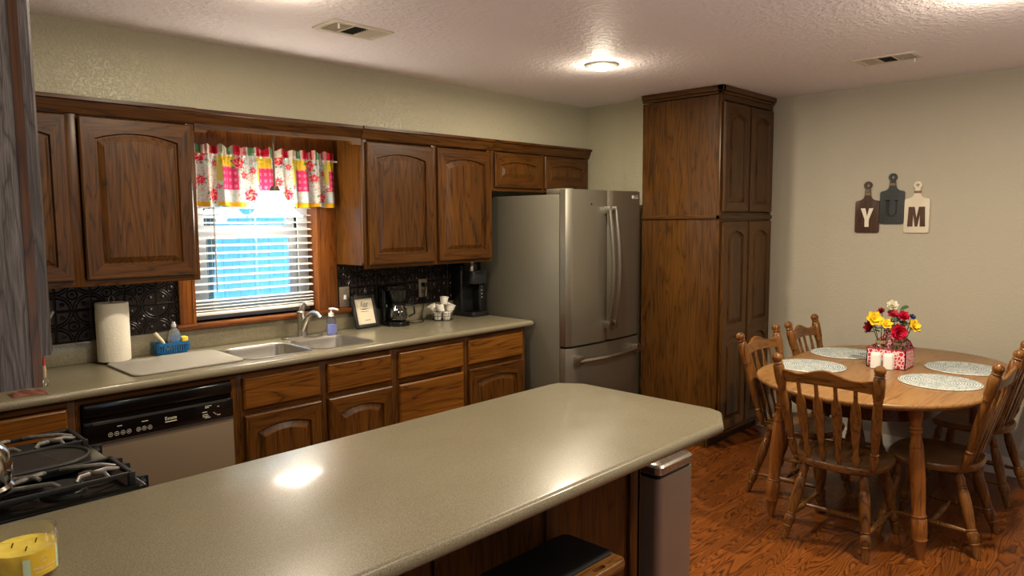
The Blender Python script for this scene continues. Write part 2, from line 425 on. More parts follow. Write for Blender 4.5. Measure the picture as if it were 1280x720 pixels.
b = B(); b.box(0.75, 1.65, -4.08, -4.06, 0.02, 2.15); struct('door_1', b, glass, 'glazed patio door behind the viewer', 'door')
b = B(); b.box(-3.2, 5.4, -7.1, -7.0, -0.3, 2.7); b.box(-3.2, 5.4, -7.1, -4.2, 2.6, 2.7); b.box(-3.2, 5.4, -7.1, -4.2, -0.3, -0.08); struct('wall_sky_block', b, east_m, 'unseen wall and roof added outside the patio door to block sky light', 'wall')  # added out of view to cut the blue sky light entering the door
b = B()
for z0, z1, t in ((0, 0.085, 0.016), (0.085, 0.10, 0.011), (0.10, 0.112, 0.006)): b.box(XE - t, XE, -4.0, YP, z0, z1)
struct('baseboard_east', b, white_trim, 'white baseboard on the dining wall', 'baseboard')

# window in the sink wall
win = thing('window_1', 'window with wooden casing over the sink', 'window', (1.93, YN, 1.05), kind='structure')
b = B()
b.box(1.477, WX0, 3.866, YN, 1.05, 2.12, bev=0.003); b.box(WX1, 2.4335, 3.866, YN, 1.05, 2.12, bev=0.003); b.box(1.477, 2.4335, 3.864, YN, 1.985, 2.128, bev=0.003)
b.box(WX0 - 0.012, WX0 + 0.004, 3.862, YN + 0.10, 1.05, 2.06); b.box(WX1 - 0.004, WX1 + 0.012, 3.862, YN + 0.10, 1.05, 2.06)
obj('casing', b, trim_w, win, label='reddish brown wooden casing')
b = B(); b.box(1.45, 2.52, 3.835, YN + 0.1, 1.022, 1.05, bev=0.006); obj('sill', b, trim_x, win)
white_sash = plain('white_sash', (226, 230, 232), 0.35)
b = B()
yf = YN + 0.085
for x0, x1 in ((WX0, WX0 + 0.075), (WX1 - 0.075, WX1)): b.box(x0, x1, yf, yf + 0.06, WZ0, WZ1, bev=0.004)
b.box(WX0 + 0.075, WX1 - 0.075, yf, yf + 0.06, WZ0, WZ0 + 0.05, bev=0.004); b.box(WX0 + 0.075, WX1 - 0.075, yf, yf + 0.06, WZ1 - 0.06, WZ1, bev=0.004)
obj('frame', b, white_sash, win)
for name, z0, z1, dy in (('sash', 1.10, 1.55, 0.0), ('sash', 1.52, 2.0, 0.02)):
    b = B(); xa, xb = WX0 + 0.075, WX1 - 0.075
    b.box(xa, xa + 0.05, yf + dy + .01, yf + dy + .035, z0, z1); b.box(xb - 0.05, xb, yf + dy + .01, yf + dy + .035, z0, z1)
    b.box(xa + 0.05, xb - 0.05, yf + dy + .01, yf + dy + .035, z0, z0 + 0.05); b.box(xa + 0.05, xb - 0.05, yf + dy + .01, yf + dy + .035, z1 - 0.05, z1)
    s = obj(name, b, white_sash, win)
    b = B(); b.box(xa + 0.05, xb - 0.05, yf + dy + .02, yf + dy + .024, z0 + 0.05, z1 - 0.05); obj('pane', b, glass, s)

# outdoors, seen through the blind
grass_m = plain('lawn', (70, 110, 60), 0.9, noise=0.4, nscale=8)
b = B(); b.box(-6, 12, 4.15, 14, -0.3, -0.2); struct('ground_outside', b, grass_m, 'ground outside the window', 'ground')
leaf_m = plain('shrub_leaves', (60, 128, 92), 0.8, noise=0.5, nscale=9)
fence_m = wood('pale_fence', (196, 212, 220), (222, 234, 240), (236, 244, 248), 'z', rough=0.8)
b = B()
for i in range(60):
    b.box(-2 + i*0.16, -2 + i*0.16 + 0.155, 7.0, 7.03, -0.2, 2.1 + 0.01*(i % 3))
b.box(-2, 7.6, 7.03, 7.08, 0.3, 0.4); b.box(-2, 7.6, 7.03, 7.08, 1.2, 1.3)
tag(obj('garden_fence', b, fence_m), 'pale board fence outside beyond the window blind', 'fence')
t = thing('garden_tree', 'green tree crown outside beyond the top of the window blind', 'tree', (2.62, 6.3, -0.2))
b = B(); b.tube([(2.62, 6.3, -0.2), (2.64, 6.3, 0.9), (2.70, 6.28, 1.8)], [0.07, 0.06, 0.05], 10); obj('trunk', b, plain('bark', (110, 100, 90), 0.9), t)
b = B()
for i in range(60):
    b.sphere((2.55 + random.uniform(-0.15, 1.25), 6.3 + random.uniform(-0.25, 0.25), 1.78 + random.uniform(0.0, 0.75)), random.uniform(0.08, 0.17), 8, 6, 0, (1, 1, 0.8))
obj('crown', b, leaf_m, t)

# ------------------------------------------------------------------ cabinet makers
def door_mesh(b, u0, u1, v0, v1, fn, t=0.019, arch=0.0, fw_=0.062, rails=None, K=12):
    """raised panel door: u across, v up, d out of the cabinet. slot 0 = upright grain, slot 1 = lengthwise grain"""
    W = (u1-u0)/2; uc = (u0+u1)/2
    def loop_outer(m):
        a, c, z0, z1 = u0+m, u1-m, v0+m, v1-m
        return ([(a+(c-a)*k/K, z0) for k in range(K)] + [(c, z0+(z1-z0)*k/K) for k in range(K)] +
                [(c+(a-c)*k/K, z1) for k in range(K)] + [(a, z1+(z0-z1)*k/K) for k in range(K)])
    def loop_inner(m, p0, p1, ar):
        a, c = u0+fw_+m, u1-fw_-m; z0, z1 = p0+m, p1-m
        top = lambda u: z1 + (ar*(1-((u-uc)/((c-a)/2))**2) if ar else 0.0)
        return ([(a+(c-a)*k/K, z0) for k in range(K)] + [(c, z0+(z1-z0)*k/K) for k in range(K)] +
                [(c+(a-c)*k/K, top(c+(a-c)*k/K)) for k in range(K)] + [(a, z1+(z0-z1)*k/K) for k in range(K)])
    V = lambda pts, d: b.ring([fn(u, v, d) for u, v in pts])
    t = t + 0.003; back = V(loop_outer(0), 0.0); side = V(loop_outer(0), t-0.005); front = V(loop_outer(0.006), t)
    b.face(list(reversed(back)), 0)
    b.bridge(back, side, 0); b.bridge(side, front, 0)
    panels = rails or [(v0+fw_, v1-fw_-arch)]
    def br(a, c, mids=(1, 0, 1, 0)):
        for i in range(4*K):
            j = (i+1) % (4*K); b.face((a[i], a[j], c[j], c[i]), mids[i//K])
    if len(panels) == 1:
        p0, p1 = panels[0]
        sets = [(front, p0, p1)]
    else:
        (p0, p1), (q0, q1) = panels
        zm = (p1 + arch + q0) / 2
        sets = []
        for (lo, hi, pp0, pp1) in ((v0+0.006, zm, p0, p1), (zm, v1-0.006, q0, q1)):
            a, c = u0+0.006, u1-0.006
            pts = ([(a+(c-a)*k/K, lo) for k in range(K)] + [(c, lo+(hi-lo)*k/K) for k in range(K)] +
                   [(c+(a-c)*k/K, hi) for k in range(K)] + [(a, hi+(lo-hi)*k/K) for k in range(K)])
            sets.append((V(pts, t), pp0, pp1))
    for outer, p0, p1 in sets:
        i0 = V(loop_inner(0, p0, p1, arch), t); i1 = V(loop_inner(0.005, p0, p1, arch), t-0.012)
        i2 = V(loop_inner(0.010, p0, p1, arch), t-0.012); i3 = V(loop_inner(0.036, p0, p1, arch*0.95), t-0.001)
        br(outer, i0); br(i0, i1, (0,0,0,0)); br(i1, i2, (0,0,0,0)); br(i2, i3, (0,0,0,0)); b.face(i3, 0)
def slab_mesh(b, u0, u1, v0, v1, fn, t=0.019, mi=0):
    V = lambda m, d: b.ring([fn(u, v, d) for u, v in ((u0+m, v0+m), (u1-m, v0+m), (u1-m, v1-m), (u0+m, v1-m))])
    a, s, f = V(0, 0), V(0, t-0.007), V(0.008, t)
    b.face(list(reversed(a)), mi); b.bridge(a, s, mi); b.bridge(s, f, mi); b.face(f, mi)
north = lambda y: (lambda u, v, d: (u, y - d, v))         # faces towards -y
def crown(b, x0, x1, y, z0, z1, mi=1):
    """moulding along x standing proud of y"""
    prof = [(0.02, z0), (-0.012, z0), (-0.016, z0+0.012), (-0.024, z0+0.03), (-0.03, z1-0.02), (-0.042, z1-0.016), (-0.042, z1), (0.02, z1)]
    b.prism([(p, q) for p, q in prof], lambda u, v, d: (d, y + u, v), x0, x1, mi)
def wall_cab(name, label, x0, x1, z0, z1, doors, arch=0.03, side_l=True):
    t = thing(name, label, 'cabinet', ((x0+x1)/2, YN, z0))
    b = B()
    b.box(x0, x1, YU+0.02, YN, z0+0.02, z1-0.01, 0)
    b.box(x0, x1, YU, YU+0.0205, z0, z0+0.035, 1, 0.002); b.box(x0, x1, YU, YU+0.0205, z1-0.075, z1-0.01, 1, 0.002)
    xs = [x0] + [(doors[i][1]+doors[i+1][0])/2 for i in range(len(doors)-1)] + [x1]
    for i, x in enumerate(xs):
        a = x if i == 0 else (x-0.04 if i == len(xs)-1 else x-0.02); b.box(a, a+0.04, YU-0.0005, YU+0.02, z0, z1-0.01, 0, 0.002)
    obj('body', b, OAK, t)
    for u0, u1, v0, v1 in doors:
        b = B(); door_mesh(b, u0, u1, v0, v1, north(YU), arch=arch); obj('door', b, OAK, t, sharp=12)
    b = B(); crown(b, x0 if side_l else x0, x1, YU, z1-0.07, z1); obj('crown_moulding', b, OAK, t)
    return t
ZT = 2.135
wall_cab('wall_cabinet', 'dark oak wall cabinet left of the sink window', 0.31, 1.476, 1.306, ZT, [(0.42, 0.925, 1.335, 2.055), (0.972, 1.452, 1.335, 2.055)])
wall_cab('wall_cabinet', 'dark oak wall cabinet between the window and the fridge', 2.434, 3.488, 1.306, ZT, [(2.468, 2.962, 1.328, 2.05), (3.0, 3.475, 1.328, 2.05)])
wall_cab('wall_cabinet', 'short dark oak wall cabinet above the fridge', 3.49, 4.56, 1.79, ZT, [(3.51, 4.0, 1.815, 2.055), (4.028, 4.535, 1.815, 2.055)], arch=0.02)
t = thing('header_board', 'dark oak header board with moulding across the window top', 'trim', (1.955, YU, 2.04))
b = B(); b.box(1.477, 2.433, YU+0.005, YU+0.025, 2.045, ZT, 1)
b.prism([(1.477, 2.028), (1.535, 2.028), (1.55, 2.045), (2.36, 2.045), (2.375, 2.028), (2.433, 2.028), (2.433, 2.08), (1.477, 2.08)], north(YU+0.012), 0, 0.018, 1)
obj('board', b, OAK, t)
b = B(); crown(b, 1.477, 2.433, YU+0.006, ZT-0.07, ZT-0.001); obj('crown_moulding', b, OAK, t)

# base cabinets under the sink counter
CT = 0.915
def base_cab(name, label, x0, x1, drawers, doors, slabs=()):
    t = thing(name, label, 'cabinet', ((x0+x1)/2, YB+0.3, 0))
    b = B()
    b.box(x0, x1, YB+0.02, YN-0.002, 0.10, CT-0.205 if 'sink base' in label else CT-0.045, 0); b.box(x0, x1, YB+0.075, YN-0.002, 0, 0.10, 0)
    b.box(x0, x1, YB, YB+0.0205, 0.10, 0.13, 1); b.box(x0, x1, YB, YB+0.0205, 0.845, CT-0.041, 1); b.box(x0, x1, YB, YB+0.0205, 0.66, 0.69, 1)
    parts = drawers or doors
    xs = [x0] + [(parts[i][1]+parts[i+1][0])/2 for i in range(len(parts)-1)] + [x1]
    for i, x in enumerate(xs):
        a = x if i == 0 else (x-0.03 if i == len(xs)-1 else x-0.02); b.box(a, a+(0.03 if i in (0, len(xs)-1) else 0.04), YB-0.0005, YB+0.02, 0.10, CT-0.041, 0, 0.002)
    obj('body', b, OAK, t)
    for q in drawers:
        b = B(); slab_mesh(b, *q, north(YB)); obj('drawer_front', b, drawer_x, t)
    for q in slabs:
        b = B(); slab_mesh(b, *q, north(YB)); obj('drawer_front', b, drawer_x, t)
    for q in doors:
        b = B(); door_mesh(b, *q, north(YB), arch=0.025); obj('door', b, OAK, t, sharp=12)
    return t
base_cab('base_cabinet', 'oak base cabinet with one drawer left of the dishwasher', 0.003, 0.822, [(0.36, 0.79, 0.69, 0.84)], [(0.36, 0.79, 0.135, 0.655)])
base_cab('base_cabinet', 'oak sink base cabinet with two false drawers and two arched doors', 1.50, 2.42, [(1.528, 1.943, 0.69, 0.845), (1.987, 2.395, 0.69, 0.845)], [(1.528, 1.943, 0.135, 0.66), (1.987, 2.395, 0.135, 0.66)])
base_cab('base_cabinet', 'oak base cabinet of plain stacked drawers right of the sink', 2.421, 2.959, [(2.447, 2.939, 0.69, 0.843)], [], [(2.447, 2.939, 0.41, 0.655), (2.447, 2.939, 0.135, 0.385)])
base_cab('base_cabinet', 'oak base cabinet with drawer and arched door beside the fridge', 2.96, 3.505, [(2.983, 3.475, 0.69, 0.845)], [(2.983, 3.475, 0.135, 0.66)])
t = thing('face_rail', 'oak rail framing the opening around the dishwasher', 'trim', (1.16, YB, 0.86))
b = B(); b.box(0.823, 1.499, YB, YB+0.03, 0.846, CT-0.041, 1); b.box(0.823, 0.838, YB, YB+0.03, 0.0, 0.846, 0); b.box(1.472, 1.499, YB, YB+0.03, 0.0, 0.846, 0)
obj('rail', b, OAK, t)

# sink counter: front edge rolled, holes for the two bowls
BOWLS = [(1.60, 1.955, 3.335, 3.70), (1.985, 2.335, 3.335, 3.70)]
def counter(b, outline, holes, z1, th, edge_r=0.018):
    """top with holes and a rounded outer edge"""
    n = len(outline)
    def off(d):
        out = []
        for i in range(n):
            p0, p1, p2 = Vector(outline[i-1]), Vector(outline[i]), Vector(outline[(i+1) % n])
            e1, e2 = (p1-p0).normalized(), (p2-p1).normalized()
            n1, n2 = Vector((-e1.y, e1.x)), Vector((-e2.y, e2.x))
            k = (n1+n2); k = k/max(k.dot(n1), 0.3)
            out.append(p1 + k*d)
        return out
    rows = []
    S = 8
    for i in range(S+1):
        a = PI*i/S
        d = edge_r*(1-math.sin(a)); z = z1 - th/2 + th/2*math.cos(a)
        rows.append(b.ring([(p.x, p.y, z) for p in off(d)]))
    for i in range(S): b.bridge(rows[i], rows[i+1])
    def cap(row, hole_rows):
        es = []
        for lp in [row] + hole_rows:
            for i in range(len(lp)):
                e = b.bm.edges.get((lp[i], lp[(i+1) % len(lp)])) or b.bm.edges.new((lp[i], lp[(i+1) % len(lp)])); es.append(e)
        bmesh.ops.triangle_fill(b.bm, use_beauty=True, edges=es)
    ht = [b.ring([(x, y, z1) for x, y in h]) for h in holes]; hb = [b.ring([(x, y, z1-th) for x, y in h]) for h in holes]
    for p, q in zip(ht, hb): b.bridge(p, q)
    cap(rows[0], ht); cap(rows[-1], hb)
t = thing('countertop', 'long olive grey speckled counter along the sink wall', 'countertop', (1.75, 3.56, 0.875))
b = B(); counter(b, [(XL, 3.25), (3.555, 3.25), (3.555, YN-0.001), (XL, YN-0.001)], [rrect(*q, 0.07) for q in BOWLS], CT, 0.04)
obj('top', b, counter_m, t)
b = B(); b.box(XL, 3.555, 3.868, YN-0.001, CT, 1.02, bev=0.004); obj('upstand', b, counter_m, t)
for x0, x1, lab in ((XL, 1.476, 'embossed black tile backsplash left of the window'), (2.435, 3.57, 'embossed black tile backsplash right of the window')):
    b = B(); b.box(x0, x1, 3.880, YN, 1.0205, 1.327); o = obj('backsplash', b, tile_m); tag(o, lab, 'backsplash')

# ------------------------------------------------------------------ pantry
PX0, PX1, PY = 4.437, XE - 0.004, 2.372
t = thing('pantry_cabinet', 'tall dark oak pantry reaching the ceiling beside the fridge', 'pantry', ((PX0+PX1)/2, 2.66, 0))
b = B()
b.box(PX0, PX1, PY+0.02, YP-0.001, 0.09, CEIL-0.06, 0)
b.box(PX0, PX1, PY+0.075, YP-0.001, 0.0, 0.09, 0); b.box(PX0, PX0+0.019, PY+0.06, PY+0.08, 0.0, 0.09, 0)
for x0, x1 in ((PX0, PX0+0.04), (PX1-0.045, PX1)): b.box(x0, x1, PY, PY+0.0205, 0.09, CEIL-0.04, 0, 0.002)
for z0, z1 in ((0.09, 0.12), (1.575, 1.625), (CEIL-0.09, CEIL-0.04)): b.box(PX0+0.04, PX1-0.045, PY, PY+0.0205, z0, z1, 1)
obj('body', b, PAN, t)
b = B()
b.box(PX0-0.012, PX1, PY-0.012, PY+0.02, 1.585, 1.612, 1, 0.004); b.box(PX0-0.012, PX0, PY-0.012, YP-0.001, 1.585, 1.612, 2, 0.004)
obj('waist_moulding', b, PAN, t)
b = B()
for k, (z0, z1, d) in enumerate(((CEIL-0.055, CEIL-0.036, 0.010), (CEIL-0.036, CEIL-0.001, 0.022))):
    b.box(PX0-d, PX1, PY-d-0.004, PY+0.02, z0, z1, 1, 0.004); b.box(PX0-d, PX0+0.01, PY-d-0.004, YP-0.001, z0, z1, 2, 0.004)
obj('crown_moulding', b, PAN, t)
PM = (PX0+PX1)/2
for u0, u1 in ((PX0+0.025, PM-0.012), (PM+0.012, PX1-0.03)):
    b = B(); door_mesh(b, u0, u1, 1.635, 2.36, north(PY), arch=0.035); obj('door', b, PAN, t, sharp=12, label='upper arched door')
for u0, u1 in ((PX0+0.025, PM-0.012), (PM+0.012, PX1-0.03)):
    b = B(); door_mesh(b, u0, u1, 0.125, 1.57, north(PY), arch=0.035, rails=[(0.19, 0.735), (0.86, 1.47)]); obj('door', b, PAN, t, sharp=12, label='tall lower door with two arched panels')

# ------------------------------------------------------------------ fridge
FX0, FX1, FY = 3.582, 4.418, 2.962
t = thing('refrigerator', 'stainless french door refrigerator with bottom freezer beside the pantry', 'refrigerator', (4.0, 3.4, 0))
b = B(); b.box(FX0, FX1, 3.045, 3.80, 0.03, 1.752, bev=0.008); obj('body', b, fridge_side, t, label='grey painted cabinet')
for x in (FX0+0.05, FX1-0.05):
    for y in (3.1, 3.72):
        b = B(); b.lathe([(0.018, 0), (0.018, 1)], (x, y, 0.0), (x, y, 0.035), 10); obj('foot', b, black_satin, t)
FM = 4.0
def bowed(b, x0, x1, z0, z1, y0, cx, hw, bow=0.02, r=0.012, n=14):
    """door leaf with a softly bowed front: y0 is the back of the leaf"""
    fy = lambda x: FY + bow*((x-cx)/hw)**2
    pts = [(x0, y0), (x1, y0)]
    xs = [x1 - (x1-x0)*k/n for k in range(n+1)]
    fr = []
    for x in xs:
        y = fy(x); e = min(abs(x-x0), abs(x-x1))
        if e < r: y += r*(1-math.sqrt(max(0, 1-((r-e)/r)**2)))
        fr.append((x, y))
    pts += fr
    b.prism(pts, XY, z0, z1, bev=0.004)
for x0, x1 in ((FX0, FM-0.003), (FM+0.003, FX1)):
    b = B(); bowed(b, x0, x1, 0.757, 1.785, 3.04, FM, 0.42); d = obj('door', b, steel_v, t)
    s = -1 if x1 < FM + 0.01 else 1
    hx = FM + s*0.035
    b = B()
    pts = [(hx, FY-0.035-0.035*math.sin(PI*k/20), 0.845 + (1.675-0.845)*k/20) for k in range(21)]
    b.tube(pts, 0.013, 10)
    for z in (0.845, 1.625): b.box(hx-0.016, hx+0.016, FY-0.046, FY+0.006, z, z+0.05, bev=0.004)
    obj('handle', b, nickel, d, label='bright curved handle')
b = B(); bowed(b, FX0, FX1, 0.10, 0.742, 3.04, FM, 0.42); d = obj('freezer_drawer', b, steel_v, t)
b = B()
pts = [(FX0+0.075 + (FX1-FX0-0.15)*k/20, FY-0.022-0.04*math.sin(PI*k/20), 0.655) for k in range(21)]
b.tube(pts, 0.013, 10)
for x in (FX0+0.06, FX1-0.115): b.box(x, x+0.055, FY-0.035, FY+0.02, 0.632, 0.69, bev=0.004)
obj('handle', b, nickel, d, label='bright curved handle')
b = B(); b.box(FX0+0.01, FX1-0.01, 3.0, 3.04, 0.02, 0.10); obj('toe_grille', b, black_satin, t); b = B(); b.box(FX0+0.004, FX1-0.004, 3.005, 3.042, 0.742, 0.757); obj('door_gasket', b, black_satin, t)
for x in (FX0+0.012, FX1-0.092):
    b = B(); b.box(x, x+0.08, 3.0, 3.17, 1.752, 1.79, bev=0.004); obj('hinge_cover', b, fridge_side, t)
b = B(); b.lathe([(0.0125, 0), (0.0125, 1)], (4.30, FY+0.012, 1.745), (4.30, FY+0.0085, 1.745), 14)
text_into(b, 'LG', 0.036, lambda u, v, d: (4.345+u, FY+0.0105, 1.734+v), 0)
obj('badge', b, plain('badge_silver', (225, 222, 214), 0.3), t)
b = B(); b.lathe([(0.006, 0), (0.005, 1)], (3.815, FY+0.006, 1.69), (3.815, FY-0.002, 1.69), 10); tag(obj('magnet', b, black_satin), 'tiny dark magnet on the left refrigerator door', 'magnet')

# ------------------------------------------------------------------ dishwasher
t = thing('dishwasher', 'built in dishwasher with black control panel and beige grey door', 'dishwasher', (1.155, 3.55, 0))
b = B(); b.box(0.84, 1.47, 3.31, 3.85, 0.02, 0.845); obj('body', b, black_satin, t)
b = B(); b.box(0.842, 1.468, 3.262, 3.312, 0.12, 0.675, bev=0.006); obj('door', b, dw_panel, t, label='beige grey door panel')
b = B()
b.box(0.842, 1.468, 3.258, 3.312, 0.68, 0.765, bev=0.004); b.box(0.842, 1.468, 3.283, 3.312, 0.765, 0.79); b.box(0.842, 1.468, 3.262, 3.312, 0.788, 0.842, bev=0.010)
obj('control_panel', b, black_gloss, t)
b = B(); b.box(0.842, 1.468, 3.256, 3.275, 0.672, 0.68); b.box(0.875, 1.44, 3.2555, 3.262, 0.757, 0.766)
obj('trim_strip', b, plain('grey_strip', (84, 82, 78), 0.3, metal=0.6), t)
lt = plain('panel_print', (196, 192, 180), 0.6)
yp = 3.2572
for k, x in enumerate((0.938, 0.962, 0.986, 1.010, 1.048, 1.071, 1.094)):
    b = B(); pts = [(x + 0.0085*math.cos(2*PI*i/16), yp, 0.706 + 0.0085*math.sin(2*PI*i/16)) for i in range(16)]
    b.tube(pts, 0.0008, 4, closed=True); b.box(x-0.004, x+0.004, yp-0.0005, yp+0.001, 0.7045, 0.7075); obj('button', b, lt, t)
b = B()
for x0, x1, z in ((0.965, 0.984, 0.735), (1.062, 1.088, 0.735), (1.335, 1.365, 0.748), (1.335, 1.352, 0.741), (1.322, 1.343, 0.722), (1.322, 1.346, 0.710), (1.322, 1.35, 0.702), (1.332, 1.357, 0.695), (1.392, 1.40, 0.738), (1.378, 1.385, 0.705), (1.372, 1.377, 0.712), (1.388, 1.404, 0.699)):
    b.box(x0, x1, yp-0.0005, yp+0.001, z, z+0.003)
obj('lettering', b, lt, t)
b = B(); text_into(b, 'Estate', 0.021, lambda u, v, d: (1.183+u, 3.2568, 0.722+v), 0)
b.box(1.158, 1.208, 3.2565, 3.259, 0.712, 0.715)
obj('badge', b, plain('badge_cream', (232, 226, 196), 0.5), t)

# ------------------------------------------------------------------ range with griddle
RY0, RY1, RX1 = 1.945, 2.55, 0.64
t = thing('gas_range', 'black gas range with cast iron grates and centre griddle', 'range', (0.32, 2.25, 0))
b = B(); b.box(XL+0.005, RX1-0.03, RY0, RY1, 0.0, 0.90, bev=0.004); obj('body', b, black_satin, t)
b = B()
b.box(XL+0.005, RX1, RY0, RY1, 0.885, 0.915, bev=0.008)
b.box(0.03, RX1-0.02, RY0, RY0+0.008, 0.912, 0.920); b.box(0.03, RX1-0.02, RY1-0.008, RY1, 0.912, 0.920)
obj('cooktop', b, black_gloss, t)
b = B(); b.prism([(RX1-0.03, 0.79), (RX1+0.02, 0.80), (RX1+0.005, 0.885), (RX1-0.03, 0.885)], lambda u, v, d: (u, d, v), RY0, RY1); obj('control_panel', b, black_gloss, t)
b = B(); b.box(RX1-0.03, RX1+0.01, RY0+0.01, RY1-0.01, 0.16, 0.78, bev=0.006); dd = obj('oven_door', b, black_gloss, t)
b = B(); b.tube([(RX1+0.05, RY0+0.06, 0.73), (RX1+0.05, RY1-0.06, 0.73)], 0.012, 10)
for y in (RY0+0.08, RY1-0.08): b.tube([(RX1+0.0, y, 0.73), (RX1+0.05, y, 0.73)], 0.009, 8)
obj('handle', b, black_satin, dd)
for y in (1.985, 2.09, 2.235, 2.30, 2.49):
    b = B(); b.lathe([(0.026, 0), (0.026, 0.25), (0.019, 0.32), (0.017, 1.0)], (RX1+0.01, y, 0.862), (RX1+0.042, y, 0.874), 14)
    b.box(RX1+0.02, RX1+0.05, y-0.005, y+0.005, 0.852, 0.892, bev=0.003); obj('knob', b, black_satin, t)
# burners
for bx, by in ((0.47, 2.03), (0.17, 2.03), (0.47, 2.45), (0.17, 2.45)):
    b = B(); b.lathe([(0.052, 0), (0.050, 0.4), (0.045, 0.5), (0.045, 0.8), (0.040, 1.0)], (bx, by, 0.913), (bx, by, 0.938), 24); obj('burner', b, black_iron, t)
# two grates: perimeter bars, ribs, and fingers running in towards each burner
def grate(y0, y1):
    b = B(); zt = 0.952; r = 0.006
    x0, x1 = 0.035, RX1-0.03
    for y in (y0, y1): b.box(x0, x1, y-0.0045, y+0.0045, zt-0.014, zt-0.002, 0, 0.002)
    for x in (x0, x1, (x0+x1)/2): b.box(x-0.006, x+0.006, y0, y1, zt-0.016, zt-0.002, 0, 0.002)
    for x in (x0, x1):
        for y in (y0, y1): b.box(x-0.008, x+0.008, y-0.008, y+0.008, 0.915, zt-0.002, 0, 0.002)
    yc = (y0+y1)/2
    for bx in (0.17, 0.47):
        for sx, sy in ((1, 1), (1, -1), (-1, 1), (-1, -1)):
            ex = bx + sx*0.155 if abs(bx + sx*0.155 - 0.32) > 0.02 else bx + sx*0.148
            p = [(bx + sx*0.14, yc + sy*0.012, zt-0.012), (bx + sx*0.10, yc + sy*0.022, zt), (bx + sx*0.03, yc + sy*0.05, zt+0.002), (bx + sx*0.018, yc + sy*0.07, zt-0.004)]
            b.tube(p, [0.005, 0.006, 0.006, 0.005], 8, 1)
        for s in (1, -1):
            p = [(bx + 0.09*s, yc - s*(yc-y0), zt-0.01), (bx + 0.085*s, yc - s*(yc-y0)*0.7, zt+0.001), (bx + 0.05*s, yc - s*0.03, zt+0.004), (bx + 0.04*s, yc - s*0.015, zt-0.002)]
            b.tube(p, [0.005, 0.006, 0.006, 0.005], 8, 1)
    obj('grate', b, [black_iron, iron_worn], t)
grate(RY0+0.025, 2.135); grate(2.365, RY1-0.025)
b = B()
b.prism(rrect(0.04, RX1-0.05, 2.15, 2.35, 0.095, 10), XY, 0.925, 0.948, bev=0.003)
b.tube([(x, y, 0.95) for x, y in rrect(0.045, RX1-0.055, 2.155, 2.345, 0.09, 10)], 0.005, 8, closed=True)
obj('griddle', b, plain('griddle_iron', (40, 38, 36), 0.42, noise=0.25, nscale=25), t)
b = B(); b.tube([(0.48 + 0.03*math.sin(k/6*PI/2), 2.33 - 0.17*k/6, 0.9487) for k in range(7)], 0.0012, 4); obj('griddle_score', b, iron_worn, t, label='thin pale scratch line')

# chrome kettle on the range
t = thing('kettle', 'shiny chrome kettle on the range cut by the left edge', 'kettle', (0.275, 2.06, 0.955))
b = B(); b.lathe([(0.092, 0), (0.098, 0.004), (0.1, 0.012), (0.094, 0.02), (0.099, 0.04), (0.1, 0.065), (0.092, 0.095), (0.07, 0.12), (0.04, 0.135), (0.04, 0.14)], (0.275, 2.06, 0.956), (0.275, 2.06, 1.1), 32, absolute=True)
obj('body', b, chrome, t)
b = B(); b.lathe([(0.038, 0), (0.036, 0.01), (0.01, 0.018), (0.012, 0.03), (0.0, 0.04)], (0.275, 2.06, 1.096), (0.275, 2.06, 1.2), 20, absolute=True); obj('lid', b, chrome, t)
b = B(); b.tube([(0.275, 2.06 + 0.085*math.cos(PI*k/12), 1.08 + 0.09*math.sin(PI*k/12)) for k in range(13)], 0.008, 8); obj('handle', b, black_satin, t)
b = B(); b.tube([(0.20, 2.06, 1.02), (0.15, 2.06, 1.05), (0.125, 2.06, 1.085)], [0.02, 0.015, 0.011], 10); obj('spout', b, chrome, t)

# ------------------------------------------------------------------ peninsula
t = thing('peninsula_cabinet', 'dark oak peninsula cabinet under the long island counter', 'cabinet', (1.2, 1.65, 0))
b = B(); b.box(0.66, 2.09, 1.435, 1.88, 0.0, CT-0.041, 0); obj('body', b, OAK, t)
b = B()
for x0, x1 in ((0.68, 1.15), (1.165, 1.60), (1.66, 2.045)): b.box(x0, x1, 1.425, 1.4355, 0.06, 0.86, 0)
obj('back_panel', b, OAK, t)
b = B()
for x0, x1 in ((1.60, 1.66), (2.045, 2.105)): b.box(x0, x1, 1.412, 1.436, 0.0, CT-0.041, 0, 0.003)
b.box(2.09, 2.105, 1.412, 1.88, 0.0, CT-0.041, 0)
obj('stile', b, OAK, t)
t = thing('peninsula_countertop', 'long speckled peninsula counter with clipped corners in the foreground', 'countertop', (1.1, 1.53, 0.875))
b = B(); counter(b, [(XL, 1.125), (2.165, 1.125), (2.295, 1.20), (2.315, 1.25), (2.315, 1.83), (2.25, 1.925), (2.2, 1.932), (XL, 1.932)], [], CT, 0.04)
obj('top', b, counter_m, t)

# hanging cabinet close to the viewer on the left
t = thing('wall_cabinet', 'grey brown oak end panel of the nearest hanging cabinet', 'cabinet', (0.15, 1.7, 1.312))
b = B(); b.box(XL, 0.2955, 1.42, 1.95, 1.312, 2.14); obj('body', b, grey_oak, t)
b = B(); b.box(0.2955, 0.309, 1.4185, 1.95, 1.311, 2.14); obj('face_frame', b, OAK, t, label='brown oak edge of the face frame')
b = B(); door_mesh(b, 1.432, 1.935, 1.362, 2.11, lambda u, v, d: (0.309 + d, u, v), arch=0.03); obj('door', b, grey_oak, t)

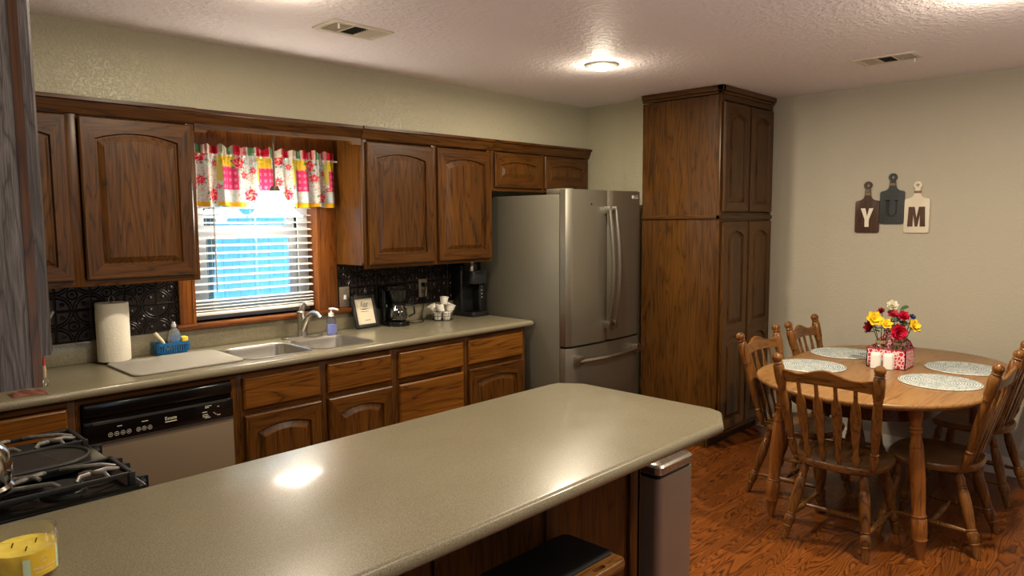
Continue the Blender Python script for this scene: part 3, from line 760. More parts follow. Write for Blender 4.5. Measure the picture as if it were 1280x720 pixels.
# ------------------------------------------------------------------ sink and tap
t = thing('sink', 'double bowl stainless steel sink set in the counter', 'sink', (1.97, 3.52, 0.915))
b = B()
for q in BOWLS:
    x0, x1, y0, y1 = q
    rows = []
    for m, z, r in ((-0.012, 0.9155, 0.08), (-0.012, 0.919, 0.08), (-0.002, 0.920, 0.072), (0.004, 0.916, 0.068), (0.008, 0.90, 0.066), (0.014, 0.76, 0.064), (0.03, 0.735, 0.06), (0.06, 0.728, 0.05), (0.13, 0.726, 0.03)):
        rows.append(b.ring([(x, y, z) for x, y in rrect(x0+m, x1-m, y0+m, y1-m, r, 6)]))
    for i in range(len(rows)-1): b.bridge(rows[i], rows[i+1])
    b.face(rows[-1])
obj('bowl', b, sink_m, t)
b = B()
for q in BOWLS:
    cx, cy = (q[0]+q[1])/2, (q[2]+q[3])/2
    b.lathe([(0.042, 0), (0.042, 0.5), (0.03, 1.0)], (cx, cy, 0.724), (cx, cy, 0.731), 20)
obj('drain', b, chrome, t)
FXC, FYC = 2.135, 3.785
t = thing('faucet', 'brushed single lever faucet behind the sink', 'faucet', (FXC, FYC, 0.915))
b = B(); b.prism(rrect(FXC-0.13, FXC+0.13, FYC-0.03, FYC+0.03, 0.029, 6), XY, 0.9155, 0.926, bev=0.004); obj('base_plate', b, nickel, t)
b = B()
b.lathe([(0.032, 0), (0.029, 0.02), (0.026, 0.06), (0.026, 0.10), (0.029, 0.125), (0.027, 0.14), (0.015, 0.15)], (FXC, FYC, 0.924), (FXC, FYC, 1.2), 20, absolute=True)
obj('body', b, nickel, t)
b = B()
pts = [(FXC, FYC-0.01, 0.96), (FXC, FYC-0.045, 1.01), (FXC, FYC-0.09, 1.052), (FXC, FYC-0.14, 1.072), (FXC, FYC-0.185, 1.066), (FXC, FYC-0.215, 1.045)]
b.tube(pts, [0.021, 0.019, 0.017, 0.016, 0.016, 0.017], 14); obj('spout', b, nickel, t)
b = B(); b.tube([(FXC, FYC+0.002, 1.055), (FXC, FYC-0.01, 1.085), (FXC, FYC-0.04, 1.115), (FXC, FYC-0.06, 1.122)], [0.020, 0.015, 0.012, 0.010], 12); obj('lever', b, nickel, t)

# hand soap with pump
sx, sy = 2.30, 3.735
t = thing('soap_bottle', 'clear hand soap pump bottle with violet soap beside the faucet', 'soap bottle', (sx, sy, 0.915))
soap_clear = glass_mat('soap_bottle_clear', (0.80, 0.84, 0.95), 0.05)
b = B(); b.lathe([(0.026, 0.0), (0.029, 0.004), (0.029, 0.085), (0.024, 0.10), (0.013, 0.108), (0.013, 0.114)], (sx, sy, 0.9155), (sx, sy, 1.1), 20, absolute=True); obj('bottle', b, soap_clear, t)
b = B(); b.lathe([(0.024, 0.0), (0.027, 0.003), (0.027, 0.06)], (sx, sy, 0.917), (sx, sy, 1.1), 20, absolute=True); obj('soap', b, plain('violet_soap', (156, 160, 214), 0.25), t)
b = B(); b.prism([(-0.02, 0.0), (0.02, 0.0), (0.02, 0.05), (-0.02, 0.05)], lambda u, v, d: (sx+0.0293*math.sin(u/0.0293), sy-0.0293*math.cos(u/0.0293)-d, 0.93+v), 0, 0.001); obj('label_patch', b, plain('soap_label', (150, 172, 226), 0.5), t)
b = B(); b.lathe([(0.016, 0), (0.016, 0.02), (0.006, 0.022), (0.006, 0.04), (0.014, 0.042), (0.014, 0.05)], (sx, sy, 1.026), (sx, sy, 1.2), 14, absolute=True); b.tube([(sx, sy, 1.071), (sx+0.012, sy-0.02, 1.071), (sx+0.025, sy-0.038, 1.064)], 0.006, 8); obj('pump', b, white_pl, t)

# ------------------------------------------------------------------ things along the sink counter, left
t = thing('drying_mat', 'flat grey beige dish drying mat left of the sink', 'mat', (1.33, 3.55, 0.915))
mat_m = plain('mat_cloth', (156, 151, 140), 0.95, noise=0.08, nscale=260)
b = B(); b.prism(rrect(1.075, 1.575, 3.345, 3.735, 0.04, 6), XY, 0.9155, 0.926, bev=0.004); obj('pad', b, mat_m, t)
b = B(); b.tube([(x, y, 0.9205) for x, y in rrect(1.075, 1.575, 3.345, 3.735, 0.04, 6)], 0.0055, 8, closed=True); obj('piping', b, mat_m, t)
px, py = 1.13, 3.79
t = thing('paper_towel_holder', 'black wire paper towel stand under the left wall cabinet', 'paper towel holder', (px, py, 0.915))
b = B(); b.lathe([(0.07, 0), (0.07, 0.006), (0.062, 0.009)], (px, py, 0.9155), (px, py, 1.2), 28, absolute=True); obj('base', b, black_satin, t)
b = B(); b.lathe([(0.005, 0), (0.005, 1)], (px, py, 0.922), (px, py, 1.212), 8); b.tube([(px + 0.012*math.cos(a), py, 1.212 + 0.028*math.sin(a)) for a in [PI*k/10 for k in range(11)]], 0.0018, 6); obj('rod', b, nickel, t)
t = thing('paper_towel_roll', 'full white quilted paper towel roll on its stand', 'paper towel roll', (px, py, 0.925))
def quilt():
    m, nt, p = mat_new('quilted_paper'); p.inputs['Base Color'].default_value = lin((236, 230, 212)); p.inputs['Roughness'].default_value = 0.95
    tc = N(nt, 'ShaderNodeTexCoord'); vo = N(nt, 'ShaderNodeTexVoronoi'); vo.inputs['Scale'].default_value = 90; L(nt, tc.outputs['Object'], vo.inputs['Vector'])
    bp = N(nt, 'ShaderNodeBump'); bp.inputs['Strength'].default_value = 0.35; bp.inputs['Distance'].default_value = 0.002
    L(nt, vo.outputs['Distance'], bp.inputs['Height']); L(nt, bp.outputs[0], p.inputs['Normal']); return m
b = B()
prof = [(0.02, 0.926), (0.071, 0.926), (0.0725, 0.93), (0.0725, 1.202), (0.071, 1.206), (0.02, 1.206), (0.02, 0.926)]
prev = None
for r, z in prof:
    ring = b.ring([(px + r*math.cos(2*PI*i/40), py + r*math.sin(2*PI*i/40), z) for i in range(40)])
    if prev: b.bridge(prev, ring)
    prev = ring
obj('paper', b, quilt(), t)
b = B(); b.lathe([(0.019, 0), (0.019, 1)], (px, py, 0.93), (px, py, 1.204), 16); obj('cardboard_core', b, plain('cardboard', (150, 120, 86), 0.9), t)

# blue basket with washing up things
t = thing('dish_basket', 'small blue slotted plastic basket holding dish things', 'basket', (1.41, 3.815, 0.915))
blue = plain('blue_plastic', (24, 96, 150), 0.4)
bx0, bx1, by0, by1 = 1.322, 1.492, 3.775, 3.855
def basket_ring(m, z): return rrect(bx0+m, bx1-m, by0+m, by1-m, 0.02, 4), z
b = B()
b.prism(rrect(bx0+0.01, bx1-0.01, by0+0.01, by1-0.01, 0.018, 4), XY, 0.916, 0.922)
for z0, z1, m in ((0.922, 0.934, 0.009), (0.962, 0.978, 0.0)):
    o1 = rrect(bx0+m, bx1-m, by0+m, by1-m, 0.02, 4); i1 = rrect(bx0+m+0.003, bx1-m-0.003, by0+m+0.003, by1-m-0.003, 0.017, 4)
    rr_ = [b.ring([(x, y, z) for x, y in lp]) for lp, z in ((o1, z0), (o1, z1), (i1, z1), (i1, z0))]
    for i in range(4): b.bridge(rr_[i], rr_[(i+1) % 4])
obj('rim', b, blue, t)
b = B()
for k in range(13):
    x = bx0 + 0.014 + (bx1-bx0-0.028)*k/12
    for y, s in ((by0+0.006, 1), (by1-0.006, -1)): b.box(x-0.0035, x+0.0035, y-0.002, y+0.002, 0.928, 0.966)
for k in range(5):
    y = by0 + 0.012 + (by1-by0-0.024)*k/4
    for x in (bx0+0.006, bx1-0.006): b.box(x-0.002, x+0.002, y-0.0035, y+0.0035, 0.928, 0.966)
obj('side_bars', b, blue, t)
t = thing('dish_brush', 'cream handled dish brush leaning in the blue basket', 'brush', (1.36, 3.82, 0.93))
b = B(); b.tube([(1.385, 3.81, 0.935), (1.362, 3.815, 0.985), (1.33, 3.82, 1.03)], [0.010, 0.013, 0.014], 10, flat=0.7); obj('handle', b, plain('cream_plastic', (226, 214, 178), 0.5), t)
b = B(); b.lathe([(0.014, 0), (0.016, 0.5), (0.012, 1)], (1.40, 3.81, 0.926), (1.386, 3.81, 0.938), 12); obj('bristles', b, plain('bristles', (60, 60, 58), 0.8), t)
t = thing('dish_soap_bottle', 'clear dish soap bottle with blue label in the basket', 'soap bottle', (1.425, 3.82, 0.925))
b = B()
rows = []
for z, hw, hd in ((0.923, 0.028, 0.018), (0.95, 0.032, 0.019), (1.0, 0.034, 0.019), (1.03, 0.026, 0.016), (1.045, 0.014, 0.012), (1.052, 0.011, 0.011)):
    rows.append(b.ring([(1.425 + hw*math.cos(2*PI*i/20), 3.822 + hd*math.sin(2*PI*i/20), z) for i in range(20)]))
b.face(list(reversed(rows[0])))
for i in range(5): b.bridge(rows[i], rows[i+1])
b.face(rows[-1]); obj('bottle', b, plain('clear_soap_plastic', (196, 204, 206), 0.15, trans=0.75), t)
b = B(); b.lathe([(0.012, 0), (0.013, 0.012), (0.009, 0.016), (0.008, 0.026)], (1.425, 3.822, 1.052), (1.425, 3.822, 1.2), 14, absolute=True); obj('cap', b, plain('clear_cap', (222, 226, 228), 0.25), t)
b = B(); b.prism([(0.027*math.cos(2*PI*i/20), 0.021*math.sin(2*PI*i/20)) for i in range(20)], lambda u, v, d: (1.43+u, 3.8015-d+18*u*u, 0.992+v), 0, 0.0012); obj('label_patch', b, plain('blue_label', (40, 120, 196), 0.4), t)
b = B(); b.box(1.455, 1.488, 3.795, 3.84, 0.962, 0.998, 0, 0.006); tag(obj('sponge', b, plain('yellow_sponge', (232, 196, 70), 0.95, noise=0.15, nscale=150), loc=(1.47, 3.815, 0.97)), 'yellow sponge at the right end of the blue basket', 'sponge')

# crock with spatula in the corner behind the nearest cabinet, red sheet, small whisk
t = thing('utensil_crock', 'dark utensil crock in the counter corner', 'crock', (0.72, 3.72, 0.915))
b = B(); b.lathe([(0.05, 0), (0.055, 0.005), (0.058, 0.13), (0.05, 0.13), (0.048, 0.012)], (0.72, 3.72, 0.9155), (0.72, 3.72, 1.2), 24, absolute=True); obj('pot', b, plain('dark_stoneware', (40, 38, 36), 0.4), t)
t = thing('spatula', 'pale grey spatula handle leaning out over the left counter corner', 'spatula', (0.72, 3.72, 0.94))
b = B(); b.tube([(0.735, 3.73, 0.96), (0.80, 3.76, 1.06), (0.85, 3.785, 1.13), (0.885, 3.80, 1.185)], [0.006, 0.007, 0.010, 0.010], 10, flat=0.6); obj('handle', b, plain('pale_handle', (176, 178, 172), 0.5), t)
b = B()
b.grid(14, 8, lambda u, v: (0.615 + 0.12*u, 3.285 + 0.10*v + 0.012*math.sin(5*u), 0.9165 + 0.014*abs(math.sin(7*u+2*v))*(1 - (2*v-1)**4)*(1-(2*u-1)**6)))
tag(obj('red_sheet', b, plain('muted_red', (118, 72, 58), 0.9, noise=0.25, nscale=60), loc=(0.66, 3.36, 0.9165)), 'crumpled red sheet on the counter edge below the nearest cabinet', 'cloth')  # crumpled muted red sheet lying on the counter
t = thing('whisk_ornament', 'tiny whisk with red tie hanging off the nearest cabinet door', 'ornament', (0.318, 1.436, 1.36))
b = B(); b.lathe([(0.0022, 0), (0.0035, 0.3), (0.0035, 0.9), (0.002, 1)], (0.316, 1.436, 1.345), (0.315, 1.436, 1.322), 10); obj('handle', b, plain('pale_wood', (196, 170, 128), 0.5), t)
b = B(); b.tube([(0.316, 1.436, 1.3625), (0.316, 1.436, 1.345)], [0.001, 0.0025], 8); obj('tie', b, plain('red_ribbon', (190, 40, 44), 0.6), t)
b = B()
for a in (0, PI/3, 2*PI/3):
    b.tube([(0.315 + 0.0075*math.sin(PI*k/6)*math.cos(a)*(1 if k else 1), 1.436 + 0.0075*math.sin(PI*k/6)*math.sin(a), 1.322 - 0.016*k/6) for k in range(7)], 0.0006, 4)
    b.tube([(0.315 - 0.0075*math.sin(PI*k/6)*math.cos(a), 1.436 - 0.0075*math.sin(PI*k/6)*math.sin(a), 1.322 - 0.016*k/6) for k in range(7)], 0.0006, 4)
obj('wires', b, nickel, t)

# ------------------------------------------------------------------ things along the sink counter, right
ft = thing('photo_frame', 'black picture frame with handwritten white card on the counter', 'picture frame', (2.60, 3.80, 0.915), rz=0.03)
lean = 0.28
def FR(u, v, d): return (u, v*math.sin(lean) - d*math.cos(lean), 0.003 + v*math.cos(lean) + d*math.sin(lean))
b = B(); w_, h_ = 0.088, 0.207
for u0, u1, v0, v1 in ((-w_+0.02, w_-0.02, 0, 0.022), (-w_+0.02, w_-0.02, h_-0.022, h_), (-w_, -w_+0.02, 0.0, h_), (w_-0.02, w_, 0.0, h_)):
    b.prism([(u0, v0), (u1, v0), (u1, v1), (u0, v1)], FR, 0, 0.014, bev=0.002)
b.prism([(-w_, 0), (w_, 0), (w_, h_), (-w_, h_)], FR, -0.004, 0.001)
obj('frame', b, plain('black_wood_frame', (34, 33, 31), 0.4), ft, local=True)
b = B(); b.prism([(-0.03, 0), (0.03, 0), (0.015, 0.13), (-0.015, 0.13)], lambda u, v, d: (u, 0.066 - v*0.28 - d, 0.001+v*0.92), 0, 0.003); obj('easel_back', b, black_satin, ft, local=True)
b = B(); b.prism([(-0.068, 0.022), (0.068, 0.022), (0.068, h_-0.022), (-0.068, h_-0.022)], FR, 0.001, 0.004); obj('card', b, plain('cream_card', (228, 218, 190), 0.7), ft, local=True)
b = B(); text_into(b, 'Egg', 0.042, lambda u, v, d: FR(u, 0.138+v, d), 0.0045, shear=0.3)
for v, u0, u1 in ((0.118, -0.03, -0.012), (0.118, -0.006, 0.012), (0.118, 0.018, 0.034), (0.102, -0.028, 0.028), (0.045, -0.008, 0.03)):
    b.prism([(u0, v), (u1, v), (u1, v+0.003), (u0, v+0.003)], FR, 0.0035, 0.0047)
obj('handwriting', b, plain('ink', (90, 84, 74), 0.8), ft, local=True)

cx, cy = 2.80, 3.765
t = thing('coffee_maker', 'small black drip coffee maker with glass carafe behind the frame', 'coffee maker', (cx, cy, 0.915))
b = B()
b.prism(rrect(cx-0.075, cx+0.075, cy-0.085, cy+0.09, 0.06, 6), XY, 0.9155, 0.942, bev=0.006)
b.prism(rrect(cx-0.075, cx+0.06, cy+0.035, cy+0.09, 0.02, 4), XY, 0.94, 1.165, bev=0.004)
b.prism(rrect(cx-0.075, cx+0.06, cy-0.05, cy+0.09, 0.045, 6), XY, 1.145, 1.175, bev=0.006)
obj('body', b, black_gloss, t)
b = B(); b.lathe([(0.03, 0), (0.045, 0.02), (0.058, 0.075), (0.06, 0.085)], (cx, cy-0.015, 1.062), (cx, cy-0.015, 1.3), 24, absolute=True); obj('filter_basket', b, plain('smoky_plastic', (22, 21, 20), 0.12), t)
b = B(); b.lathe([(0.04, 0), (0.056, 0.012), (0.062, 0.04), (0.056, 0.075), (0.04, 0.098), (0.036, 0.11)], (cx, cy-0.018, 0.944), (cx, cy-0.018, 1.3), 28, absolute=True); ca = obj('carafe', b, dark_glass, t)
b = B(); b.lathe([(0.039, 0), (0.040, 0.012), (0.03, 0.018)], (cx, cy-0.018, 1.046), (cx, cy-0.018, 1.3), 24, absolute=True)
b.tube([(cx+0.04, cy-0.045, 1.05), (cx+0.085, cy-0.075, 1.04), (cx+0.088, cy-0.078, 0.99), (cx+0.055, cy-0.055, 0.97)], 0.007, 8); obj('lid_and_handle', b, black_satin, ca)
b = B(); b.lathe([(0.052, 0), (0.052, 1)], (cx, cy-0.018, 0.9415), (cx, cy-0.018, 0.9435), 24); obj('hot_plate', b, black_satin, t)
b = B()
b.tube([(cx+0.06, cy+0.04, 0.921), (2.92, 3.74, 0.919), (2.99, 3.735, 0.919), (3.03, 3.77, 0.919), (3.055, 3.83, 0.925), (3.10, 3.858, 1.0), (3.112, 3.862, 1.08), (3.113, 3.852, 1.13), (3.113, 3.845, 1.15)], 0.0035, 6)
obj('cord', b, black_satin, t)
b = B(); b.box(3.098, 3.128, 3.838, 3.874, 1.14, 1.165, bev=0.004); obj('plug', b, black_satin, t)

# wall plates on the black tile
grey_plate = plain('taupe_plate', (120, 108, 92), 0.45)
t = thing('light_switch', 'taupe light switch plate with white toggle right of the window', 'light switch', (2.485, 3.88, 1.115))
b = B(); b.box(2.448, 2.522, 3.874, 3.8798, 1.052, 1.18, bev=0.003); obj('plate', b, grey_plate, t)
b = B(); b.prism([(-0.008, -0.012), (0.008, -0.012), (0.005, 0.016), (-0.005, 0.016)], lambda u, v, d: (2.485+u, 3.8745-d, 1.113+v), 0, 0.013, bev=0.001); obj('toggle', b, white_pl, t)
b = B()
for z in (1.075, 1.157): b.lathe([(0.004, 0), (0.003, 1)], (2.485, 3.8745, z), (2.485, 3.872, z), 8)
obj('screw', b, nickel, t)
t = thing('wall_outlet', 'taupe wall outlet plate behind the basket of white pods', 'outlet', (3.112, 3.88, 1.13))
b = B(); b.box(3.075, 3.149, 3.874, 3.8798, 1.065, 1.19, bev=0.003); obj('plate', b, grey_plate, t)
b = B()
for z in (1.105, 1.152): b.prism(rrect(3.096, 3.128, z-0.014, z+0.014, 0.008, 4), XZ, 3.8735, 3.8745)
obj('socket', b, plain('dark_socket', (70, 62, 54), 0.5), t)

# wire basket of white pods
ex, ey = 3.165, 3.735
t = thing('pod_basket', 'small black wire basket on the counter beside the black brewer', 'basket', (ex, ey, 0.915))
b = B()
for r, z in ((0.070, 0.918), (0.082, 0.948), (0.087, 0.982)): b.tube([(ex + r*math.cos(2*PI*i/28), ey + r*math.sin(2*PI*i/28), z) for i in range(28)], 0.0016, 6, closed=True)
for i in range(14):
    a = 2*PI*i/14; b.tube([(ex, ey, 0.918), (ex+0.07*math.cos(a), ey+0.07*math.sin(a), 0.918), (ex+0.082*math.cos(a), ey+0.082*math.sin(a), 0.948), (ex+0.087*math.cos(a), ey+0.087*math.sin(a), 0.982)], 0.001, 5)
obj('wires', b, black_satin, t)
pod_m = plain('white_pod', (226, 222, 212), 0.6, noise=0.12, nscale=220)
b = B(); b.lathe([(0.017, 0), (0.0185, 0.003), (0.023, 0.036), (0.0255, 0.038), (0.0255, 0.041), (0.02, 0.042)], (0, 0, 0), (0, 0, 0.1), 18, absolute=True)
pod = tag(obj('coffee_pod', b, pod_m), 'white pod in the black wire basket', 'pod', 'white pods in the wire basket')
spots = [(0.0, -0.032, 0.921, 0), (0.032, 0.0, 0.921, 0), (-0.034, 0.0, 0.921, 0), (0.0, 0.034, 0.921, 0), (-0.03, -0.03, 0.964, 0.35), (0.026, -0.028, 0.964, -0.3), (0.0, 0.016, 0.964, 0.1), (0.042, 0.02, 0.964, 0.5), (-0.04, 0.022, 0.964, -0.4), (0.0, -0.012, 1.006, 0.2)]
for i, (dx, dy, z, tl) in enumerate(spots):
    o = pod if i == 0 else pod.copy()
    if i: C.objects.link(o)
    o.location = (ex+dx*1.25, ey+dy*1.25, 0.92 + (z-0.921)*1.2); o.scale = (1.22,)*3; o.rotation_euler = (tl, -tl*0.6, i)

# black single serve brewer
kx0, kx1 = 3.372, 3.537
t = thing('pod_brewer', 'tall matte black single serve brewer next to the refrigerator', 'coffee maker', (3.45, 3.75, 0.915))
bm_ = plain('brewer_black', (20, 20, 21), 0.45)
b = B()
b.prism(rrect(kx0, kx1, 3.655, 3.862, 0.02, 4), XY, 0.9155, 0.946, bev=0.004)
b.prism(rrect(kx0, kx1, 3.775, 3.862, 0.015, 4), XY, 0.945, 1.275, bev=0.004)
b.prism(rrect(kx1-0.055, kx1, 3.70, 3.80, 0.012, 4), XY, 0.945, 1.20, bev=0.003)
obj('body', b, bm_, t)
b = B(); b.prism(rrect(kx0+0.012, kx1, 3.668, 3.80, 0.03, 5), XY, 1.145, 1.235, bev=0.006); obj('brew_head', b, plain('brewer_grey', (34, 34, 35), 0.4), t)
b = B(); b.lathe([(0.022, 0), (0.022, 0.92), (0.019, 1)], (kx0+0.045, 3.715, 1.234), (kx0+0.045, 3.715, 1.292), 20); obj('lever', b, nickel, t, label='brushed silver lever top')
b = B()
for k in range(4): b.lathe([(0.005, 0), (0.005, 1)], (kx1-0.035, 3.7005, 1.045+k*0.025), (kx1-0.035, 3.698, 1.045+k*0.025), 10)
obj('button', b, plain('brewer_buttons', (140, 140, 136), 0.5), t)
b = B(); b.prism(rrect(kx0+0.02, kx1-0.06, 3.675, 3.765, 0.01, 3), XY, 0.9455, 0.952); obj('drip_tray', b, black_gloss, t)

# ------------------------------------------------------------------ window blind, valance, pendant lamp
blind_m = plain('blind_white', (232, 230, 224), 0.45)
t = thing('window_blind', 'white slatted blind in the sink window with its slats open', 'blind', (1.93, 3.93, 2.0))
b = B(); b.box(1.572, 2.288, 3.90, 3.955, 2.005, 2.05, bev=0.004); obj('headrail', b, blind_m, t)
def slat(z, tilt, parent):
    b = B()
    ys = [-0.025 + 0.05*k/6 for k in range(7)]
    top = [(y, 0.004*(1-(y/0.025)**2)) for y in ys]
    poly = [(y, zz - 0.0028) for y, zz in top] + [(y, zz) for y, zz in reversed(top)]
    ct, st = math.cos(tilt), math.sin(tilt)
    b.prism(poly, lambda u, v, d: (d, 3.926 + u*ct - v*st, z + u*st + v*ct), 1.574, 2.286)
    return obj('slat', b, blind_m, parent)
nz = 19
for k in range(nz): slat(1.212 + 0.0415*k, 0.10, t)
for k in range(4): slat(1.108 + 0.0185*k, 0.03*(k-1), t)
b = B(); b.box(1.574, 2.286, 3.900, 3.952, 1.080, 1.100, bev=0.004); obj('bottom_rail', b, blind_m, t)
b = B()
for x in (1.675, 1.93, 2.19):
    for y in (3.898, 3.956): b.tube([(x, y, 1.19), (x, y, 2.01)], 0.0011, 5)
    b.tube([(x + 0.012*math.sin(k*2.1), 3.893 - 0.004*math.cos(k*1.3), 1.19 - 0.012*k/1.2) for k in range(9)], 0.0012, 5)
obj('ladder_cord', b, blind_m, t)
b = B(); b.tube([(1.688, 3.885, 2.0), (1.690, 3.884, 1.21)], 0.0045, 8); obj('tilt_wand', b, plain('wand_grey', (150, 150, 146), 0.4), t)

# patchwork valance
def val_col(u, v):
    cell = u*4.15 + 0.13; ci = int(cell); cu = cell - ci
    rnd = random.Random(int(u*190)*733 + int(v*70)*31 + 5)
    white = [(206, 214, 206), (190, 206, 204), (222, 214, 200), (214, 160, 140)][rnd.choice((0, 0, 1, 2, 3))]
    c = white
    if cu > 0.72 and v < 0.6: c = [(214, 168, 150), (222, 200, 186), (226, 218, 204)][rnd.randrange(3)]
    if cu < 0.44 and v > 0.42 and v < 0.84: c = (226, 186, 58) if cu > 0.1 else (206, 188, 90)
    if cu < 0.44 and v < 0.3: c = [(178, 206, 206), (198, 214, 206), (216, 180, 164)][rnd.randrange(3)]
    if 0.10 < cu < 0.50 and 0.28 < v < 0.66:
        gx, gy = (cu-0.10)*10 % 1 - 0.5, (v-0.28)*9 % 1 - 0.5
        c = (214, 60, 104) if gx*gx + gy*gy > 0.07 else (232, 124, 152)
    if v < 0.075: c = (228, 170, 40) if cu < 0.75 else (206, 210, 200)
    for k, (ru, rv, rr_) in enumerate(((0.58, 0.78, 0.15), (0.86, 0.20, 0.15), (0.64, 0.48, 0.10), (0.04, 0.34, 0.06), (0.93, 0.66, 0.07))):
        jx = 0.05*math.sin(ci*3.7 + k*2.1); jy = 0.05*math.cos(ci*2.9 + k*1.7)
        d = math.hypot((cu-ru-jx), (v-rv-jy)*1.35)
        if d < rr_:
            th_ = math.atan2((v-rv-jy)*1.35, cu-ru-jx); e_ = d/rr_
            q = abs(math.sin(2.5*th_ + 4*e_))
            if e_ > 0.80 + 0.2*q: continue
            c = (240, 214, 120) if e_ < 0.16 else ((206, 34, 58) if q < 0.55 else ((226, 72, 92) if q < 0.9 else (240, 140, 146)))
        elif d < rr_*1.3 and math.sin(9*math.atan2(v-rv-jy, cu-ru-jx)) > 0.4: c = (86, 140, 104)
    if v > 0.86:
        q = math.sin(u*41) + 0.6*math.sin(u*97 + 1)
        c = (204, 34, 56) if q > 0.45 else ((238, 150, 150) if q > 0.0 else ((232, 214, 190) if q > -0.8 else (110, 150, 112)))
    return c
vm = bpy.data.materials.new('patchwork_cotton'); vm.use_nodes = True; nt = vm.node_tree; nt.nodes.clear()
o_ = N(nt, 'ShaderNodeOutputMaterial'); mx_ = N(nt, 'ShaderNodeMixShader'); df = N(nt, 'ShaderNodeBsdfDiffuse'); tr = N(nt, 'ShaderNodeBsdfTranslucent'); at = N(nt, 'ShaderNodeVertexColor'); at.layer_name = 'pattern'
mx_.inputs[0].default_value = 0.22
L(nt, at.outputs[0], df.inputs[0]); L(nt, at.outputs[0], tr.inputs[0]); L(nt, df.outputs[0], mx_.inputs[1]); L(nt, tr.outputs[0], mx_.inputs[2]); L(nt, mx_.outputs[0], o_.inputs[0])
VX0, VX1, VZ0, VZ1 = 1.50, 2.402, 1.672, 1.995
t = thing('valance_curtain', 'gathered patchwork valance with red roses, yellow and pink squares', 'curtain', (1.95, 3.80, 1.97))
b = B()
def vpos(u, v):
    amp = 0.010 + 0.012*(1-v)
    if abs(v-0.83) < 0.06: amp = 0.006
    y = 3.825 + amp*math.sin(u*2*PI*11 + 0.8*math.sin(u*9)) + 0.004*math.sin(u*2*PI*37)*(0.3+0.7*(v > 0.7)) - 0.012*(1-v)
    z = VZ0 + (VZ1-VZ0)*v + (0.006*math.sin(u*2*PI*13+1) + 0.004*math.sin(u*61))*(v > 0.9)*(v-0.9)*10 + 0.003*math.sin(u*2*PI*5)*(1-v)
    x = VX0 + (VX1-VX0)*u
    return (x, y, z)
b.grid(300, 90, vpos)
cl = obj('cloth', b, vm, t)
me = cl.data; ca_ = me.color_attributes.new('pattern', 'FLOAT_COLOR', 'POINT')
off = TH[t.name].translation
for i, v in enumerate(me.vertices):
    u_ = (v.co.x + off.x - VX0)/(VX1-VX0); v_ = (v.co.z + off.z - VZ0)/(VZ1-VZ0)
    ca_.data[i].color = lin(tuple(q_*0.86 for q_ in val_col(min(max(u_, 0), 0.9999), min(max(v_, 0), 1))))
b = B(); b.tube([(1.478, 3.835, 1.945), (2.432, 3.835, 1.945)], 0.006, 8); obj('rod', b, white_pl, t)

t = thing('pendant_lamp', 'white glass pendant lamp hanging before the sink window', 'pendant lamp', (*PEND, 2.13))
b = B(); b.tube([(*PEND, 1.77), (*PEND, 2.112)], 0.006, 10); b.lathe([(0.05, 0), (0.05, 0.4), (0.02, 1)], (*PEND, 2.1295), (*PEND, 2.105), 20); obj('stem', b, plain('aged_bronze', (110, 92, 74), 0.4, metal=0.6), t)
b = B(); b.lathe([(0.006, 0), (0.02, 0.1), (0.026, 0.5), (0.036, 1)], (*PEND, 1.785), (*PEND, 1.745), 20); obj('cap', b, plain('bronze_cap', (120, 104, 84), 0.35, metal=0.7), t)
shade_m = plain('lit_white_glass', (255, 250, 240), 0.3, emit=(255, 244, 228), es=PEND_E)
b = B(); prev = None
for r, z in ((0.033, 1.752), (0.05, 1.722), (0.085, 1.675), (0.118, 1.638), (0.14, 1.618), (0.142, 1.614), (0.138, 1.614), (0.115, 1.634), (0.08, 1.672), (0.046, 1.716), (0.03, 1.746)):
    ring = b.ring([(PEND[0]+r*math.cos(2*PI*i/36), PEND[1]+r*math.sin(2*PI*i/36), z) for i in range(36)])
    if prev: b.bridge(prev, ring)
    prev = ring
obj('glass_shade', b, shade_m, t)
b = B(); b.sphere((PEND[0], PEND[1], 1.675), 0.026, 14, 10); obj('bulb', b, plain('bulb_white', (255, 250, 240), 0.4, emit=(255, 244, 224), es=14), t)
point('pendant_light', (PEND[0], PEND[1], 1.61), 0.03, (1.0, 0.86, 0.66), PEND_W)

# ------------------------------------------------------------------ ceiling
ring_m = plain('lamp_trim_grey', (150, 146, 136), 0.4)
bulb_m = plain('lit_reflector_bulb', (255, 240, 205), 0.4, emit=(255, 232, 180), es=9)
t0 = None
places = ['round recessed ceiling lamp in front of the refrigerator', 'recessed ceiling lamp above the sink run', 'recessed ceiling lamp near the dining table', 'recessed ceiling lamp above the viewer']
for i, (x, y) in enumerate(BULBS):
    if t0 is None:
        t0 = thing('recessed_lamp', places[0], 'ceiling lamp', (x, y, CEIL), group='recessed ceiling lamps')
        b = B(); prev = None; rows = []
        for r, z in ((0.060, -0.002), (0.064, -0.012), (0.074, -0.014), (0.096, -0.006), (0.100, -0.0005)):
            rows.append(b.ring([(r*math.cos(2*PI*k/40), r*math.sin(2*PI*k/40), z) for k in range(40)]))
        for k in range(4): b.bridge(rows[k], rows[k+1])
        obj('trim_ring', b, ring_m, t0, local=True)
        b = B(); b.sphere((0, 0, -0.004), 0.058, 24, 12, 0, (1, 1, 0.55)); obj('bulb', b, bulb_m, t0, local=True)
    else:
        c_ = copy_tree(t0); c_.location = (x, y, CEIL); c_['label'] = places[i]
    point('recessed_glow', (x, y, CEIL - 0.085), 0.045, WARM, GLOW_W[i])
    d_ = bpy.data.lights.new('recessed_light', 'AREA'); d_.shape = 'DISK'; d_.size = 0.11; d_.color = WARM; d_.energy = BULB_W[i]
    o_ = bpy.data.objects.new('recessed_light', d_); o_.location = (x, y, CEIL - 0.05); C.objects.link(o_)
